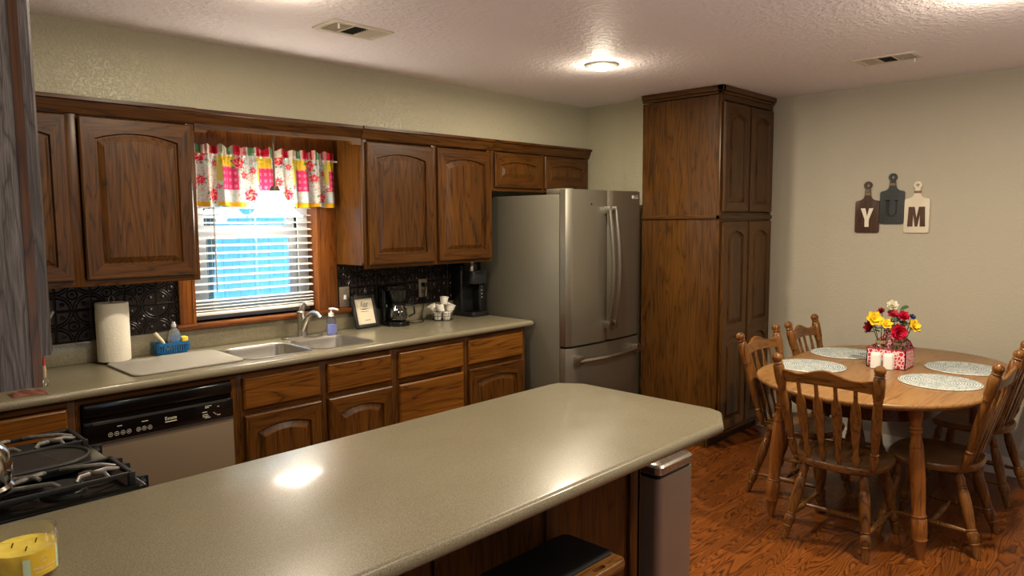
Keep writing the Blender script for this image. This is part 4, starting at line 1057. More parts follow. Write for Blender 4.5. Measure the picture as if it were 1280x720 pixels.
vent_m = plain('vent_almond', (214, 204, 184), 0.4)
dark_m = plain('vent_dark', (40, 36, 34), 0.8)
def vent(label, x0, x1, y0, y1, along):
    t = thing('air_vent', label, 'air vent', ((x0+x1)/2, (y0+y1)/2, CEIL), group='ceiling air vents')
    lx, ly = (x1-x0)/2, (y1-y0)/2
    if along == 'y': lx, ly = ly, lx
    M_ = (lambda p, q: (p, q)) if along == 'x' else (lambda p, q: (-q, p))
    def bx(b, p0, p1, q0, q1, z0, z1, bev=0.0):
        (a0, c0), (a1, c1) = M_(p0, q0), M_(p1, q1)
        b.box(min(a0, a1), max(a0, a1), min(c0, c1), max(c0, c1), z0, z1, 0, bev)
    m = 0.026
    b = B()
    for q in ((-lx, lx, -ly, -ly+m), (-lx, lx, ly-m, ly), (-lx, -lx+m, -ly+m, ly-m), (lx-m, lx, -ly+m, ly-m)): bx(b, *q, -0.008, -0.0005, 0.002)
    k = (lx-m)/3
    for s in (-1, 1): bx(b, s*k-0.006, s*k+0.006, -ly+m, ly-m, -0.008, -0.001)
    obj('frame', b, vent_m, t, local=True)
    b = B(); bx(b, -lx+m, lx-m, -ly+m, ly-m, -0.0015, -0.0004); obj('duct', b, dark_m, t, local=True)
    for i in range(7):
        b = B(); q = -ly+m + (2*ly-2*m)*(i+0.5)/7
        bx(b, -k+0.006, k-0.006, q-0.002, q+0.002, -0.006, -0.0015); obj('louvre', b, dark_m, t, local=True)
    for s in (-1, 1):
        for i in range(6):
            b = B(); p = s*(k+0.012) + s*(lx-m-k-0.016)*(i+0.4)/6
            wd = 0.0016 if s < 0 else 0.0075
            bx(b, p-wd, p+wd, -ly+m, ly-m, -0.0075, -0.0015); obj('louvre', b, vent_m, t, local=True)
    b = B(); (a, c) = M_(-lx+m+0.012, -ly+m*1.1); b.tube([(a, c, -0.004), (a, c, -0.03)], [0.004, 0.006], 8); obj('lever', b, white_pl, t, local=True)
vent('almond ceiling air vent above the sink window', 1.78, 2.10, 2.79, 2.98, 'x')
vent('almond ceiling air vent above the dining table', 4.285, 4.475, 1.19, 1.50, 'y')

# ------------------------------------------------------------------ YUM boards on the dining wall
def board(name, label, y0, y1, z0, z1, zr, m_board, m_letter, letter, ring_mat):
    yc = (y0+y1)/2; w_ = (y1-y0)/2 - 0.0008
    t = thing('wall_board', label, 'wall decor', (XE, yc, (z0+z1)/2), group='cutting board letters on the dining wall')
    fn = lambda u, v, d: (XE - d, yc - u, v)
    pts = []
    zs = z1 - 0.004
    for cx_, cz, a0 in ((w_-0.01, z0+0.01, -PI/2),):
        pass
    def arc(cx_, cz, r, a0, a1, n=5): return [(cx_ + r*math.cos(a0+(a1-a0)*k/n), cz + r*math.sin(a0+(a1-a0)*k/n)) for k in range(n+1)]
    pts += arc(w_-0.012, z0+0.012, 0.012, -PI/2, 0) + arc(w_-0.012, zs-0.012, 0.012, 0, PI/2)
    nk = 0.018
    pts += [(nk+0.022, zs+0.004), (nk+0.006, zs+0.016), (nk, zs+0.034), (nk-0.002, zr-0.018)]
    pts += [(-u, v) for u, v in reversed(pts)]
    b = B(); b.prism(pts, fn, 0.0008, 0.0128, bev=0.0015)
    obj('board', b, m_board, t)
    b = B()
    loops = [[fn(r*math.cos(2*PI*i/28), zr + r*math.sin(2*PI*i/28), d) for i in range(28)] for r, d in ((0.0245, 0.0010), (0.026, 0.004), (0.026, 0.011), (0.0235, 0.0135), (0.010, 0.0135), (0.0095, 0.0010))]
    rows = [b.ring(l) for l in loops]
    for i in range(6): b.bridge(rows[i], rows[(i+1) % 6])
    obj('handle_ring', b, ring_mat, t)
    b = B(); b.prism([(-nk-0.001, zs+0.036), (nk+0.001, zs+0.036), (nk+0.001, zs+0.052), (-nk-0.001, zs+0.052)], fn, 0.0007, 0.0150, bev=0.001); obj('twine', b, plain('twine', (140, 112, 82), 0.9), t)
    b = B(); zc = (z0+zs)/2 - 0.006
    d0, d1 = 0.0126, 0.0150
    if letter == 'Y':
        sx_, sz = 0.082, 0.125
        b.prism([(u*sx_, zc+v*sz) for u, v in ((-.5,.5),(-.14,.5),(.02,.06),(.16,.5),(.5,.5),(.46,.44),(.16,-.12),(.16,-.5),(-.16,-.5),(-.16,-.12),(-.46,.44))], fn, d0, d1)
    elif letter == 'M':
        sx_, sz = 0.106, 0.128
        b.prism([(u*sx_, zc+v*sz) for u, v in ((-.5,-.5),(-.45,.5),(-.12,.5),(.0,-.05),(.12,.5),(.45,.5),(.5,-.5),(.2,-.5),(.19,.12),(.07,-.5),(-.07,-.5),(-.19,.12),(-.2,-.5))], fn, d0, d1)
    else:
        H = 0.055
        for u0, u1, v0, v1 in ((-.036,-.016,-.018,H), (.024,.032,-.018,H), (-.046,-.006,H-.006,H), (.014,.042,H-.006,H)):
            b.prism([(u0, zc+v0), (u1, zc+v0), (u1, zc+v1), (u0, zc+v1)], fn, d0, d1)
        o_ = [(-.036 + .068*k/14*1.0, 0) for k in range(15)]
        outer = [(-0.002 + 0.034*math.cos(PI+PI*k/14), -0.018 + 0.037*math.sin(PI+PI*k/14)) for k in range(15)]
        inner = [(0.004 + 0.020*math.cos(PI+PI*k/14), -0.018 + 0.028*math.sin(PI+PI*k/14)) for k in range(15)]
        for k in range(14):
            b.prism([(u, zc+v) for u, v in (outer[k], outer[k+1], inner[k+1], inner[k])], fn, d0, d1)
    obj('letter', b, m_letter, t)
brown_b = wood('brown_board', (54, 38, 30), (74, 54, 44), (90, 66, 54), 'z'); slate_b = plain('slate_board', (58, 62, 62), 0.6, noise=0.08, nscale=40)
cream_b = plain('cream_board', (226, 216, 194), 0.5); cream_l = plain('cream_letter', (232, 224, 204), 0.5); black_l = plain('black_letter', (20, 20, 20), 0.5)
brown_l = wood('brown_letter', (60, 40, 32), (82, 58, 48), (96, 70, 58), 'z')
board('y', 'small brown board with cream letter Y on the dining wall', 1.614, 1.768, 1.487, 1.706, 1.806, brown_b, cream_l, 'Y', brown_b)
board('u', 'slate grey board with black letter U, highest of three', 1.4625, 1.613, 1.546, 1.766, 1.853, slate_b, black_l, 'U', slate_b)
board('m', 'cream board with brown letter M on the dining wall', 1.312, 1.4615, 1.488, 1.712, 1.795, cream_b, brown_l, 'M', cream_b)

# ------------------------------------------------------------------ dining table
TX0, TX1, TYC, TR = 3.95, 4.59, 1.248, 0.55
t = thing('dining_table', 'oval oak dining table with turned legs', 'table', ((TX0+TX1)/2, TYC, 0))
out = [(TX1 + TR*math.cos(-PI/2+PI*k/24), TYC + TR*math.sin(-PI/2+PI*k/24)) for k in range(25)] + [(TX0 + TR*math.cos(PI/2+PI*k/24), TYC + TR*math.sin(PI/2+PI*k/24)) for k in range(25)]
b = B(); counter(b, out, [], 0.75, 0.024, 0.010); obj('tabletop', b, tb_x, t)
b = B(); counter(b, [(TYC*0 + (x-4.26)*0.985+4.26, (y-TYC)*0.975+TYC) for x, y in out], [], 0.7275, 0.009, 0.004); obj('under_moulding', b, leg_z, t, label='darker moulding under the rim')
b = B()
ro = [(TX1 + 0.10 + 0.30*math.cos(-PI/2+PI*k/16), TYC + 0.34*math.sin(-PI/2+PI*k/16)) for k in range(17)] + [(TX0 - 0.10 + 0.30*math.cos(PI/2+PI*k/16), TYC + 0.34*math.sin(PI/2+PI*k/16)) for k in range(17)]
b.prism(ro, XY, 0.63, 0.720); obj('apron', b, OAK[1], t)
LEGP = [(0.030, 0), (0.033, 0.02), (0.033, 0.05), (0.024, 0.115), (0.022, 0.13), (0.029, 0.142), (0.022, 0.154), (0.029, 0.166), (0.023, 0.178), (0.022, 0.20), (0.029, 0.25), (0.0305, 0.262), (0.028, 0.272), (0.0305, 0.282), (0.033, 0.38), (0.034, 0.48), (0.031, 0.60), (0.028, 0.70), (0.033, 0.712), (0.028, 0.722), (0.034, 0.735), (0.034, 0.83), (0.030, 0.858), (0.033, 0.868), (0.028, 0.88), (0.022, 0.95), (0.016, 1.0)]
for lx, sx_ in ((3.632, -1), (4.788, 1)):
    for sy in (-1, 1):
        b = B(); b.lathe(LEGP, (lx, TYC + sy*0.312, 0.720), (lx + sx_*-0.004, TYC + sy*0.362, 0.0), 20); obj('leg', b, leg_z, t)

# placemats
def placemat_mat():
    m, nt, p = mat_new('woven_placemat'); tc = N(nt, 'ShaderNodeTexCoord')
    wv = N(nt, 'ShaderNodeTexWave'); wv.wave_type = 'RINGS'; wv.rings_direction = 'Z'; wv.inputs['Scale'].default_value = 26; wv.inputs['Distortion'].default_value = 4; wv.inputs['Detail'].default_value = 2; wv.inputs['Detail Scale'].default_value = 6
    L(nt, tc.outputs['Object'], wv.inputs['Vector'])
    no = N(nt, 'ShaderNodeTexNoise'); no.inputs['Scale'].default_value = 55; no.inputs['Detail'].default_value = 2; L(nt, tc.outputs['Object'], no.inputs['Vector'])
    mx = N(nt, 'ShaderNodeMix'); mx.data_type = 'FLOAT'; mx.inputs[0].default_value = 0.6; L(nt, wv.outputs['Fac'], mx.inputs[2]); L(nt, no.outputs['Fac'], mx.inputs[3])
    r = ramp(nt, [(0.36, lin((104, 128, 134))), (0.5, lin((164, 178, 178))), (0.62, lin((218, 216, 206)))])
    L(nt, mx.outputs[0], r.inputs['Fac']); L(nt, r.outputs['Color'], p.inputs['Base Color']); p.inputs['Roughness'].default_value = 0.9
    bp = N(nt, 'ShaderNodeBump'); bp.inputs['Distance'].default_value = 0.003; bp.inputs['Strength'].default_value = 0.6; L(nt, wv.outputs['Fac'], bp.inputs['Height']); L(nt, bp.outputs[0], p.inputs['Normal'])
    return m
b = B(); b.lathe([(0.186, 0), (0.189, 0.003), (0.186, 0.006), (0.05, 0.0062)], (0, 0, 0), (0, 0, 1), 48, absolute=True)
pm = obj('placemat', b, placemat_mat())
pls = [(4.07, 1.595, 'round woven placemat on the table corner nearest the pantry'), (4.59, 1.595, 'round woven placemat at the wall side behind the flowers'), (4.10, 0.95, 'round woven placemat in front of the nearest right chair'), (4.56, 0.945, 'round woven placemat at the far right chair by the wall')]
for i, (x, y, lab) in enumerate(pls):
    o = pm if i == 0 else pm.copy()
    if i: C.objects.link(o)
    o.location = (x, y, 0.7505); o.rotation_euler = (0, 0, i*1.3); tag(o, lab, 'placemat', 'woven placemats on the dining table')

# ------------------------------------------------------------------ chairs
SEATZ = 0.455
def make_chair(label):
    t = thing('dining_chair', label, 'chair', (0, 0, 0), group='dining chairs')
    O = lambda name, b, m: obj(name, b, m, t, local=True)
    n = 44
    def outl(s):
        pts = []
        for k in range(n):
            a = 2*PI*k/n; c_, s_ = math.cos(a), math.sin(a)
            x = 0.218*math.copysign(abs(c_)**0.72, c_); y = 0.205*math.copysign(abs(s_)**0.8, s_)
            x *= 1.0 + 0.05*(y/0.2)
            pts.append((x*s, y*s))
        return pts
    b = B(); rows = []
    for s, z in ((0.5, 0.380), (0.90, 0.380), (0.975, 0.388), (1.0, 0.402), (0.995, 0.412), (0.965, 0.4205), (0.9, 0.420), (0.75, 0.413), (0.5, 0.408), (0.2, 0.4085)):
        rows.append(b.ring([(x, y, z + (0.006*max(0, 1-abs(x)/0.05)*max(0, y/0.2) if 0.4 < s < 0.95 and z > 0.40 else 0)) for x, y in outl(s)]))
    b.face(list(reversed(rows[0])))
    for i in range(len(rows)-1): b.bridge(rows[i], rows[i+1])
    b.face(rows[-1]); O('seat', b, ch_y)
    LP = [(0.011, 0), (0.013, 0.04), (0.0175, 0.10), (0.015, 0.16), (0.0185, 0.172), (0.0155, 0.184), (0.0185, 0.196), (0.0155, 0.208), (0.0195, 0.24), (0.0215, 0.36), (0.0205, 0.50), (0.016, 0.64), (0.0155, 0.66), (0.0195, 0.672), (0.0165, 0.684), (0.0215, 0.71), (0.0215, 0.78), (0.017, 0.82), (0.019, 0.832), (0.0165, 0.844), (0.0155, 0.92), (0.0115, 1.0)]
    feet = {}
    for sx_, sy, top, foot in ((-1, -1, (0.135, -0.125), (0.193, -0.235)), (1, -1, (0.135, -0.125), (0.193, -0.235)), (-1, 1, (0.145, 0.125), (0.196, 0.200)), (1, 1, (0.145, 0.125), (0.196, 0.200))):
        p0 = Vector((sx_*top[0], top[1], 0.386)); p1 = Vector((sx_*foot[0], foot[1], 0.0)); feet[(sx_, sy)] = (p0, p1)
        b = B(); b.lathe([(r*1.2, f) for r, f in LP], p0, p1, 14); O('leg', b, ch_z)
    at = lambda k, z: feet[k][0].lerp(feet[k][1], (0.386-z)/0.386)
    SP = [(0.007, 0), (0.009, 0.1), (0.012, 0.28), (0.011, 0.32), (0.0145, 0.34), (0.011, 0.36), (0.015, 0.38), (0.0125, 0.41), (0.0135, 0.5), (0.0125, 0.59), (0.015, 0.62), (0.011, 0.64), (0.0145, 0.66), (0.011, 0.68), (0.012, 0.72), (0.009, 0.9), (0.007, 1)]
    mids = []
    for s in (-1, 1):
        p0, p1 = at((s, -1), 0.115), at((s, 1), 0.125)
        b = B(); b.lathe(SP, p0, p1, 10); O('stretcher', b, ch_y); mids.append(p0.lerp(p1, 0.45))
    b = B(); b.lathe(SP, mids[0], mids[1], 10); O('stretcher', b, ch_x)
    PP = [(0.010, 0), (0.012, 0.03), (0.0165, 0.09), (0.0165, 0.13), (0.0125, 0.155), (0.017, 0.168), (0.013, 0.182), (0.0145, 0.21), (0.0185, 0.36), (0.0185, 0.50), (0.0165, 0.62), (0.0155, 0.66), (0.019, 0.672), (0.0175, 0.686), (0.0215, 0.72), (0.0225, 0.82), (0.0215, 0.885), (0.0155, 0.902), (0.0205, 0.912), (0.0165, 0.924), (0.021, 0.945), (0.0215, 0.965), (0.0165, 0.985), (0.007, 1.0)]
    pb = {}
    for s in (-1, 1):
        p0, p1 = Vector((s*0.185, -0.155, 0.414)), Vector((s*0.236, -0.285, 0.937)); pb[s] = (p0, p1)
        b = B(); b.lathe([(r*1.18, f) for r, f in PP], p0, p1, 14); O('back_post', b, ch_z)
    def back_y(z): return -0.155 - 0.130*(z-0.414)/0.523
    b = B(); K = 32; st = []
    for k in range(K+1):
        u = -1 + 2*k/K; x = 0.218*u
        hump = 0.5*(1+math.cos(PI*min(1, abs(u)/0.62)))
        zt = 0.855 + 0.032*hump + (0.010*max(0, (abs(u)-0.72)/0.28))
        zb = 0.797 + 0.014*(1-u*u)
        bow = -0.028*(1-u*u)
        r_ = []
        for z, dy in ((zb, 0.009), (zt-0.004, 0.009), (zt, 0.005), (zt, -0.005), (zt-0.004, -0.009), (zb, -0.009)):
            r_.append((x, back_y(z) + bow + dy, z))
        st.append(b.ring(r_))
    b.face(list(reversed(st[0])))
    for k in range(K): b.bridge(st[k], st[k+1])
    b.face(st[-1]); O('crest_rail', b, ch_x)
    WP = [(0.006, 0), (0.007, 0.05), (0.0125, 0.10), (0.0125, 0.14), (0.0075, 0.20), (0.0085, 0.25), (0.013, 0.38), (0.0165, 0.60), (0.0165, 0.68), (0.014, 0.78), (0.0065, 0.84), (0.006, 1)]
    for u in (-0.62, -0.21, 0.21, 0.62):
        p0 = Vector((u*0.178, -0.156 - 0.014*(1-u*u), 0.411)); zt = 0.815
        p1 = Vector((u*0.212, back_y(zt) - 0.028*(1-u*u), zt))
        d = (p1-p0); nrm = Vector((0, d.z, -d.y)).normalized(); rows = []
        b = B()
        for hw, f in [(h_*1.42, f_) for h_, f_ in WP]:
            c_ = p0 + d*f; th = 0.0065
            rows.append(b.ring([c_ + Vector((hw, 0, 0)) + nrm*th*0.5, c_ + Vector((hw*0.6, 0, 0)) + nrm*th, c_ + Vector((-hw*0.6, 0, 0)) + nrm*th, c_ + Vector((-hw, 0, 0)) + nrm*th*0.5, c_ + Vector((-hw, 0, 0)) - nrm*th*0.5, c_ + Vector((-hw*0.6, 0, 0)) - nrm*th, c_ + Vector((hw*0.6, 0, 0)) - nrm*th, c_ + Vector((hw, 0, 0)) - nrm*th*0.5]))
        b.face(list(reversed(rows[0])))
        for i in range(len(rows)-1): b.bridge(rows[i], rows[i+1])
        b.face(rows[-1]); O('spindle', b, ch_z)
    return t
chair = make_chair('dining chair at the near end of the table, its back to the viewer')
CHAIRS = [(3.652, 1.248, -PI/2, None), (4.07, 1.625, PI, 'dining chair tucked in beside the pantry doors'), (4.70, 1.62, PI+0.04, 'dining chair half hidden behind the table at the far left side'),
          (4.005, 0.925, 0.0, 'dining chair at the right side, nearer of the two there'), (4.83, 0.94, -0.04, 'dining chair farthest right, behind another chair by the wall')]
for i, (x, y, a, lab) in enumerate(CHAIRS):
    o = chair if i == 0 else copy_tree(chair)
    o.location = (x, y, 0); o.rotation_euler = (0, 0, a)
    if lab: o['label'] = lab

# ------------------------------------------------------------------ centrepiece on the table
def lattice_mat():
    m, nt, p = mat_new('red_white_print'); tc = N(nt, 'ShaderNodeTexCoord')
    vo = N(nt, 'ShaderNodeTexVoronoi'); vo.feature = 'DISTANCE_TO_EDGE'; vo.inputs['Scale'].default_value = 55; L(nt, tc.outputs['Object'], vo.inputs['Vector'])
    r = ramp(nt, [(0.06, lin((236, 214, 206))), (0.16, lin((196, 34, 70)))]); L(nt, vo.outputs['Distance'], r.inputs['Fac']); L(nt, r.outputs['Color'], p.inputs['Base Color']); p.inputs['Roughness'].default_value = 0.4; return m
lat = lattice_mat(); redm = plain('red_edge', (150, 22, 44), 0.4)
KX0, KX1, KY0, KY1 = 4.245, 4.40, 1.150, 1.352
KM = (KX0+KX1)/2
t = thing('table_caddy', 'red and white printed caddy with curved divider on the table', 'caddy', (KM, 1.25, 0.76))
b = B()
b.box(KX0, KX1, KY0, KY1, 0.7605, 0.765)
for q in ((KX0, KX0+0.005, KY0, KY1), (KX1-0.005, KX1, KY0, KY1), (KX0, KX1, KY0, KY0+0.005), (KX0, KX1, KY1-0.005, KY1)): b.box(*q, 0.7605, 0.866)
obj('box', b, lat, t)
b = B()
hh = [(KY0+0.005, 0.765), (KY1-0.005, 0.765), (KY1-0.005, 0.868), (KY1-0.02, 0.90), (KY1-0.05, 0.925), (KY1-0.06, 0.96), (KY1-0.075, 0.985)]
hh = hh + [(KY0+KY1-y, z) for y, z in reversed(hh[2:])]
b.prism(hh, YZ, KX1-0.012, KX1-0.006); obj('divider', b, lat, t)
b = B(); b.tube([(KX1-0.009, y, z) for y, z in hh[2:]], 0.004, 8)
b.tube([(x, y, 0.867) for x, y in ((KX0, KY0), (KX1, KY0), (KX1, KY1), (KX0, KY1))], 0.0035, 6, closed=True); obj('edge_beading', b, redm, t)
for i, (sx_, sy) in enumerate(((4.213, 1.292), (4.222, 1.228))):
    t = thing('shaker', ['white ceramic shaker left of its twin before the red caddy', 'white ceramic shaker right of its twin before the red caddy'][i], 'shaker', (sx_, sy, 0.76), group='white salt and pepper shakers')
    b = B(); rows = [b.ring([(x, y, z) for x, y in rrect(sx_-s, sx_+s, sy-s, sy+s, s*0.55, 5)]) for s, z in ((0.022, 0.7605), (0.0255, 0.764), (0.0255, 0.83), (0.024, 0.842), (0.018, 0.849), (0.008, 0.851))]
    b.face(list(reversed(rows[0])))
    for k in range(5): b.bridge(rows[k], rows[k+1])
    b.face(rows[-1]); obj('body', b, white_pl, t)
    b = B()
    for k in range(5): b.lathe([(0.0014, 0), (0.0014, 1)], (sx_ + 0.006*math.cos(k*1.257), sy + 0.006*math.sin(k*1.257), 0.8495), (sx_ + 0.006*math.cos(k*1.257), sy + 0.006*math.sin(k*1.257), 0.8515), 6)
    obj('holes', b, dark_m, t)
twine_m = plain('jute_twine', (150, 122, 84), 0.9, noise=0.3, nscale=300)
JARS = [(4.315, 1.298), (4.315, 1.205)]
for i, (jx, jy) in enumerate(JARS):
    t = thing('mason_jar', ['glass jar with twine collar in the caddy under the yellow flowers', 'glass jar with twine collar in the caddy under the big red bloom'][i], 'jar', (jx, jy, 0.766), group='twine tied glass jars')
    b = B(); b.lathe([(0.034, 0), (0.037, 0.006), (0.037, 0.095), (0.029, 0.118), (0.027, 0.122), (0.027, 0.138)], (jx, jy, 0.7655), (jx, jy, 1.2), 24, absolute=True); obj('glass', b, jar_glass, t)
    b = B(); b.lathe([(0.0285, 0), (0.031, 0.15), (0.031, 0.85), (0.0285, 1)], (jx, jy, 0.885), (jx, jy, 0.903), 20)
    b.tube([(jx-0.031, jy+0.004, 0.89), (jx-0.037, jy+0.012, 0.872), (jx-0.04, jy+0.013, 0.855)], 0.002, 5); b.tube([(jx-0.031, jy-0.002, 0.89), (jx-0.037, jy-0.01, 0.872), (jx-0.04, jy-0.012, 0.85)], 0.002, 5)
    obj('twine', b, twine_m, t)
green_l = plain('leaf_green', (58, 84, 52), 0.6, noise=0.25, nscale=40); stem_m = plain('stem_green', (70, 88, 50), 0.7)
yel = plain('yellow_petal', (240, 204, 30), 0.6, noise=0.1, nscale=80); red = plain('red_petal', (204, 24, 60), 0.6, noise=0.2, nscale=80); dred = plain('crimson_petal', (150, 16, 40), 0.6, noise=0.2, nscale=80)
whi = plain('white_petal', (232, 226, 204), 0.6); blu = plain('dark_blue_petal', (36, 48, 96), 0.6); yc_m = plain('flower_centre', (190, 140, 24), 0.8)
def petal(b, c, out, up, L_, W_, curl, mi=0):
    out = out.normalized(); sd = out.cross(up).normalized()
    def f(u, v):
        wv = W_*math.sin(PI*min(1, 0.15 + 0.85*u))**0.6*(1-0.5*u**4) * (v-0.5)
        return c + out*(L_*u) + sd*wv + up*(curl*L_*u*u + 0.25*W_*(abs(v-0.5)*2)**2*0.5)
    b.grid(6, 4, f, mi)
def flower(name, label, pos, facing, r, rings_, mat, jar, n_leaves=2, centre=None, group=None):
    pos = Vector(pos); fz = Vector(facing).normalized(); j = Vector((JARS[jar][0], JARS[jar][1], 0.775))
    t = thing(name, label, 'flower', tuple(pos), group=group)
    b = B(); q = fz.to_track_quat('Z', 'Y')
    for k, (cnt, ln, wd, curl, lift) in enumerate(rings_):
        for i in range(cnt):
            a = 2*PI*i/cnt + k*0.6
            o = q @ Vector((math.cos(a), math.sin(a), lift)); petal(b, pos + fz*0.002*k, o, fz, r*ln, r*wd, curl)
    obj('petals', b, mat, t, sharp=60)
    if centre: b = B(); b.sphere(pos + fz*0.004, r*0.2, 10, 6); obj('centre', b, centre, t)
    mid = Vector((JARS[jar][0]*0.6 + pos.x*0.4, JARS[jar][1]*0.6 + pos.y*0.4, 0.91))
    b = B(); b.tube([j, mid, pos - fz*0.012, pos], 0.0022, 6); obj('stem', b, stem_m, t)
    for i in range(n_leaves):
        b = B(); a = i*2.4 + pos.x*50; o = Vector((math.cos(a), math.sin(a), 0.25)); petal(b, mid.lerp(pos, 0.55 + 0.15*i), o, Vector((0, 0, 1)), 0.05, 0.03, -0.3); obj('leaf', b, green_l, t, sharp=60)
DAISY = [(6, 1.0, 0.8, 0.1, 0.15), (5, 0.62, 0.6, 0.3, 0.5)]
ROSE = [(7, 1.0, 0.9, 0.15, 0.1), (6, 0.8, 0.8, 0.45, 0.35), (5, 0.55, 0.6, 0.7, 0.8), (3, 0.35, 0.5, 0.8, 1.6)]
V_ = (-0.7, -0.55, 0.45)
flower('yellow_flower', 'large open yellow flower at the left of the table bouquet', (4.29, 1.335, 1.025), V_, 0.05, DAISY, yel, 0, centre=yc_m, group='yellow flowers')
flower('yellow_flower', 'smaller yellow flower at the middle of the table bouquet', (4.265, 1.262, 1.005), (-0.7, -0.5, 0.6), 0.036, DAISY, yel, 0, centre=yc_m, group='yellow flowers')
flower('yellow_flower', 'yellow flower at the right edge of the table bouquet', (4.32, 1.138, 1.0), (-0.4, -0.8, 0.4), 0.044, DAISY, yel, 1, centre=yc_m, group='yellow flowers')
flower('red_flower', 'big bright red bloom hanging low at the bouquet front', (4.255, 1.198, 0.968), (-0.75, -0.6, 0.1), 0.05, ROSE, red, 1, group='red flowers')
flower('red_flower', 'dark crimson bloom low at the left of the bouquet', (4.31, 1.355, 0.975), (-0.5, 0.5, 0.2), 0.042, ROSE, dred, 0, group='red flowers')
flower('red_flower', 'red bloom at the upper right of the bouquet', (4.33, 1.195, 1.045), (-0.6, -0.4, 0.7), 0.036, ROSE, red, 1, group='red flowers')
flower('red_flower', 'pinkish red bloom in the upper middle of the bouquet', (4.34, 1.25, 1.05), (-0.6, -0.3, 0.8), 0.034, ROSE, plain('pinkish_petal', (206, 70, 90), 0.6), 0, group='red flowers')
flower('red_flower', 'small red bloom near the top left of the bouquet', (4.35, 1.315, 1.062), (-0.6, 0.2, 0.7), 0.024, ROSE, dred, 0, group='red flowers')
flower('white_flower', 'white flower standing highest in the table bouquet', (4.36, 1.26, 1.10), (-0.6, -0.2, 0.5), 0.034, ROSE, whi, 1, n_leaves=3)
flower('blue_flower', 'little dark blue flower at the upper right of the bouquet', (4.35, 1.155, 1.045), (-0.4, -0.6, 0.7), 0.022, DAISY, blu, 1)
t = thing('leafy_sprig', 'green leaf sprig beside the white flower of the bouquet', 'sprig', (4.35, 1.22, 1.08))
b = B(); b.tube([(JARS[1][0], JARS[1][1], 0.775), (4.33, 1.21, 0.95), (4.35, 1.215, 1.09)], 0.002, 6); obj('stem', b, stem_m, t)
for c_, o, l_, w2 in (((4.35, 1.215, 1.085), (-0.2, -0.7, 0.3), 0.05, 0.045), ((4.35, 1.215, 1.06), (-0.2, -0.9, 0.0), 0.045, 0.035), ((4.33, 1.21, 1.0), (-0.7, -0.6, -0.1), 0.06, 0.035), ((4.33, 1.21, 1.03), (-0.7, 0.5, 0.1), 0.06, 0.03), ((4.34, 1.21, 1.02), (-0.5, -0.8, -0.3), 0.055, 0.035)):
    b = B(); petal(b, Vector(c_), Vector(o), Vector((-0.5, -0.2, 0.8)).normalized(), l_, w2, -0.15); obj('leaf', b, green_l, t, sharp=60)

for o in C.objects:
    if o.parent is None and o.name.split('.')[0] in ('table_caddy', 'shaker', 'mason_jar', 'yellow_flower', 'red_flower', 'white_flower', 'blue_flower', 'leafy_sprig'):
        o.location += Vector((0.05, 0.015, -0.01))

# ------------------------------------------------------------------ foreground: bin, stool, candle
BX0, BX1, BY0, BY1 = 2.195, 2.44, 1.39, 1.77
t = thing('trash_can', 'slim brushed steel trash can at the end of the peninsula', 'trash can', ((BX0+BX1)/2, (BY0+BY1)/2, 0))
bin_m = steel_mat('bin_steel', (160, 146, 132), 0.42, 'z')
bin_m.node_tree.nodes['Principled BSDF'].inputs['Metallic'].default_value = 0.65
b = B(); b.prism(rrect(BX0, BX1, BY0, BY1, 0.028, 6), XY, 0.02, 0.640); obj('body', b, bin_m, t)
b = B(); b.prism(rrect(BX0+0.006, BX1-0.006, BY0+0.006, BY1-0.006, 0.024, 6), XY, 0.638, 0.656); obj('black_band', b, black_satin, t); b = B(); b.prism(rrect(BX0-0.003, BX1+0.003, BY0-0.003, BY1+0.003, 0.03, 6), XY, 0.0, 0.022); obj('base', b, black_satin, t)
b = B(); rows = []
for m, z, r in ((0.0, 0.654, 0.03), (-0.003, 0.658, 0.032), (-0.003, 0.682, 0.032), (0.003, 0.689, 0.03), (0.012, 0.692, 0.028), (0.05, 0.699, 0.03), (0.085, 0.702, 0.012)):
    rows.append(b.ring([(x, y, z) for x, y in rrect(BX0+m, BX1-m, BY0+m, BY1-m, r, 6)]))
b.face(list(reversed(rows[0])))
for i in range(len(rows)-1): b.bridge(rows[i], rows[i+1])
b.face(rows[-1]); obj('lid', b, steel_mat('lid_steel', (190, 182, 170), 0.24, 'y'), t)
b = B(); b.box(BX0+0.05, BX1-0.05, BY0-0.04, BY0+0.02, 0.03, 0.042, bev=0.004); obj('pedal', b, black_satin, t)

SX0, SX1, SY0, SY1, SZ = 1.285, 1.672, 1.160, 1.398, 0.61
t = thing('counter_stool', 'wooden counter stool with black seat under the peninsula', 'stool', ((SX0+SX1)/2, (SY0+SY1)/2, 0))
stool_w = wood('stool_wood', (60, 34, 12), (108, 70, 30), (134, 92, 46), 'x')
b = B(); counter(b, rrect(SX0, SX1, SY0, SY1, 0.025, 5), [rrect(SX1-0.085-0.05, SX1-0.085, SY0+0.015, SY0+0.032, 0.006, 3)], SZ, 0.03, 0.005); obj('seat_board', b, stool_w, t)
b = B(); b.prism(rrect(SX1-0.134, SX1-0.086, SY0+0.0155, SY0+0.0315, 0.006, 3), XY, SZ-0.03, SZ-0.012); obj('grip_slot', b, plain('dark_slot', (44, 22, 14), 0.7), t)
b = B(); b.prism(rrect(SX0+0.005, SX1-0.003, SY0+0.048, SY1-0.001, 0.022, 5), XY, SZ-0.002, SZ+0.004, bev=0.0015); obj('cushion', b, plain('black_leather', (16, 15, 15), 0.7), t)
for sx_, sy in ((SX0+0.04, SY0+0.04), (SX1-0.04, SY0+0.04), (SX0+0.04, SY1-0.04), (SX1-0.04, SY1-0.04)):
    b = B(); b.box(sx_-0.016, sx_+0.016, sy-0.016, sy+0.016, 0.0, SZ-0.028, bev=0.003); obj('leg', b, OAK[0], t)
b = B()
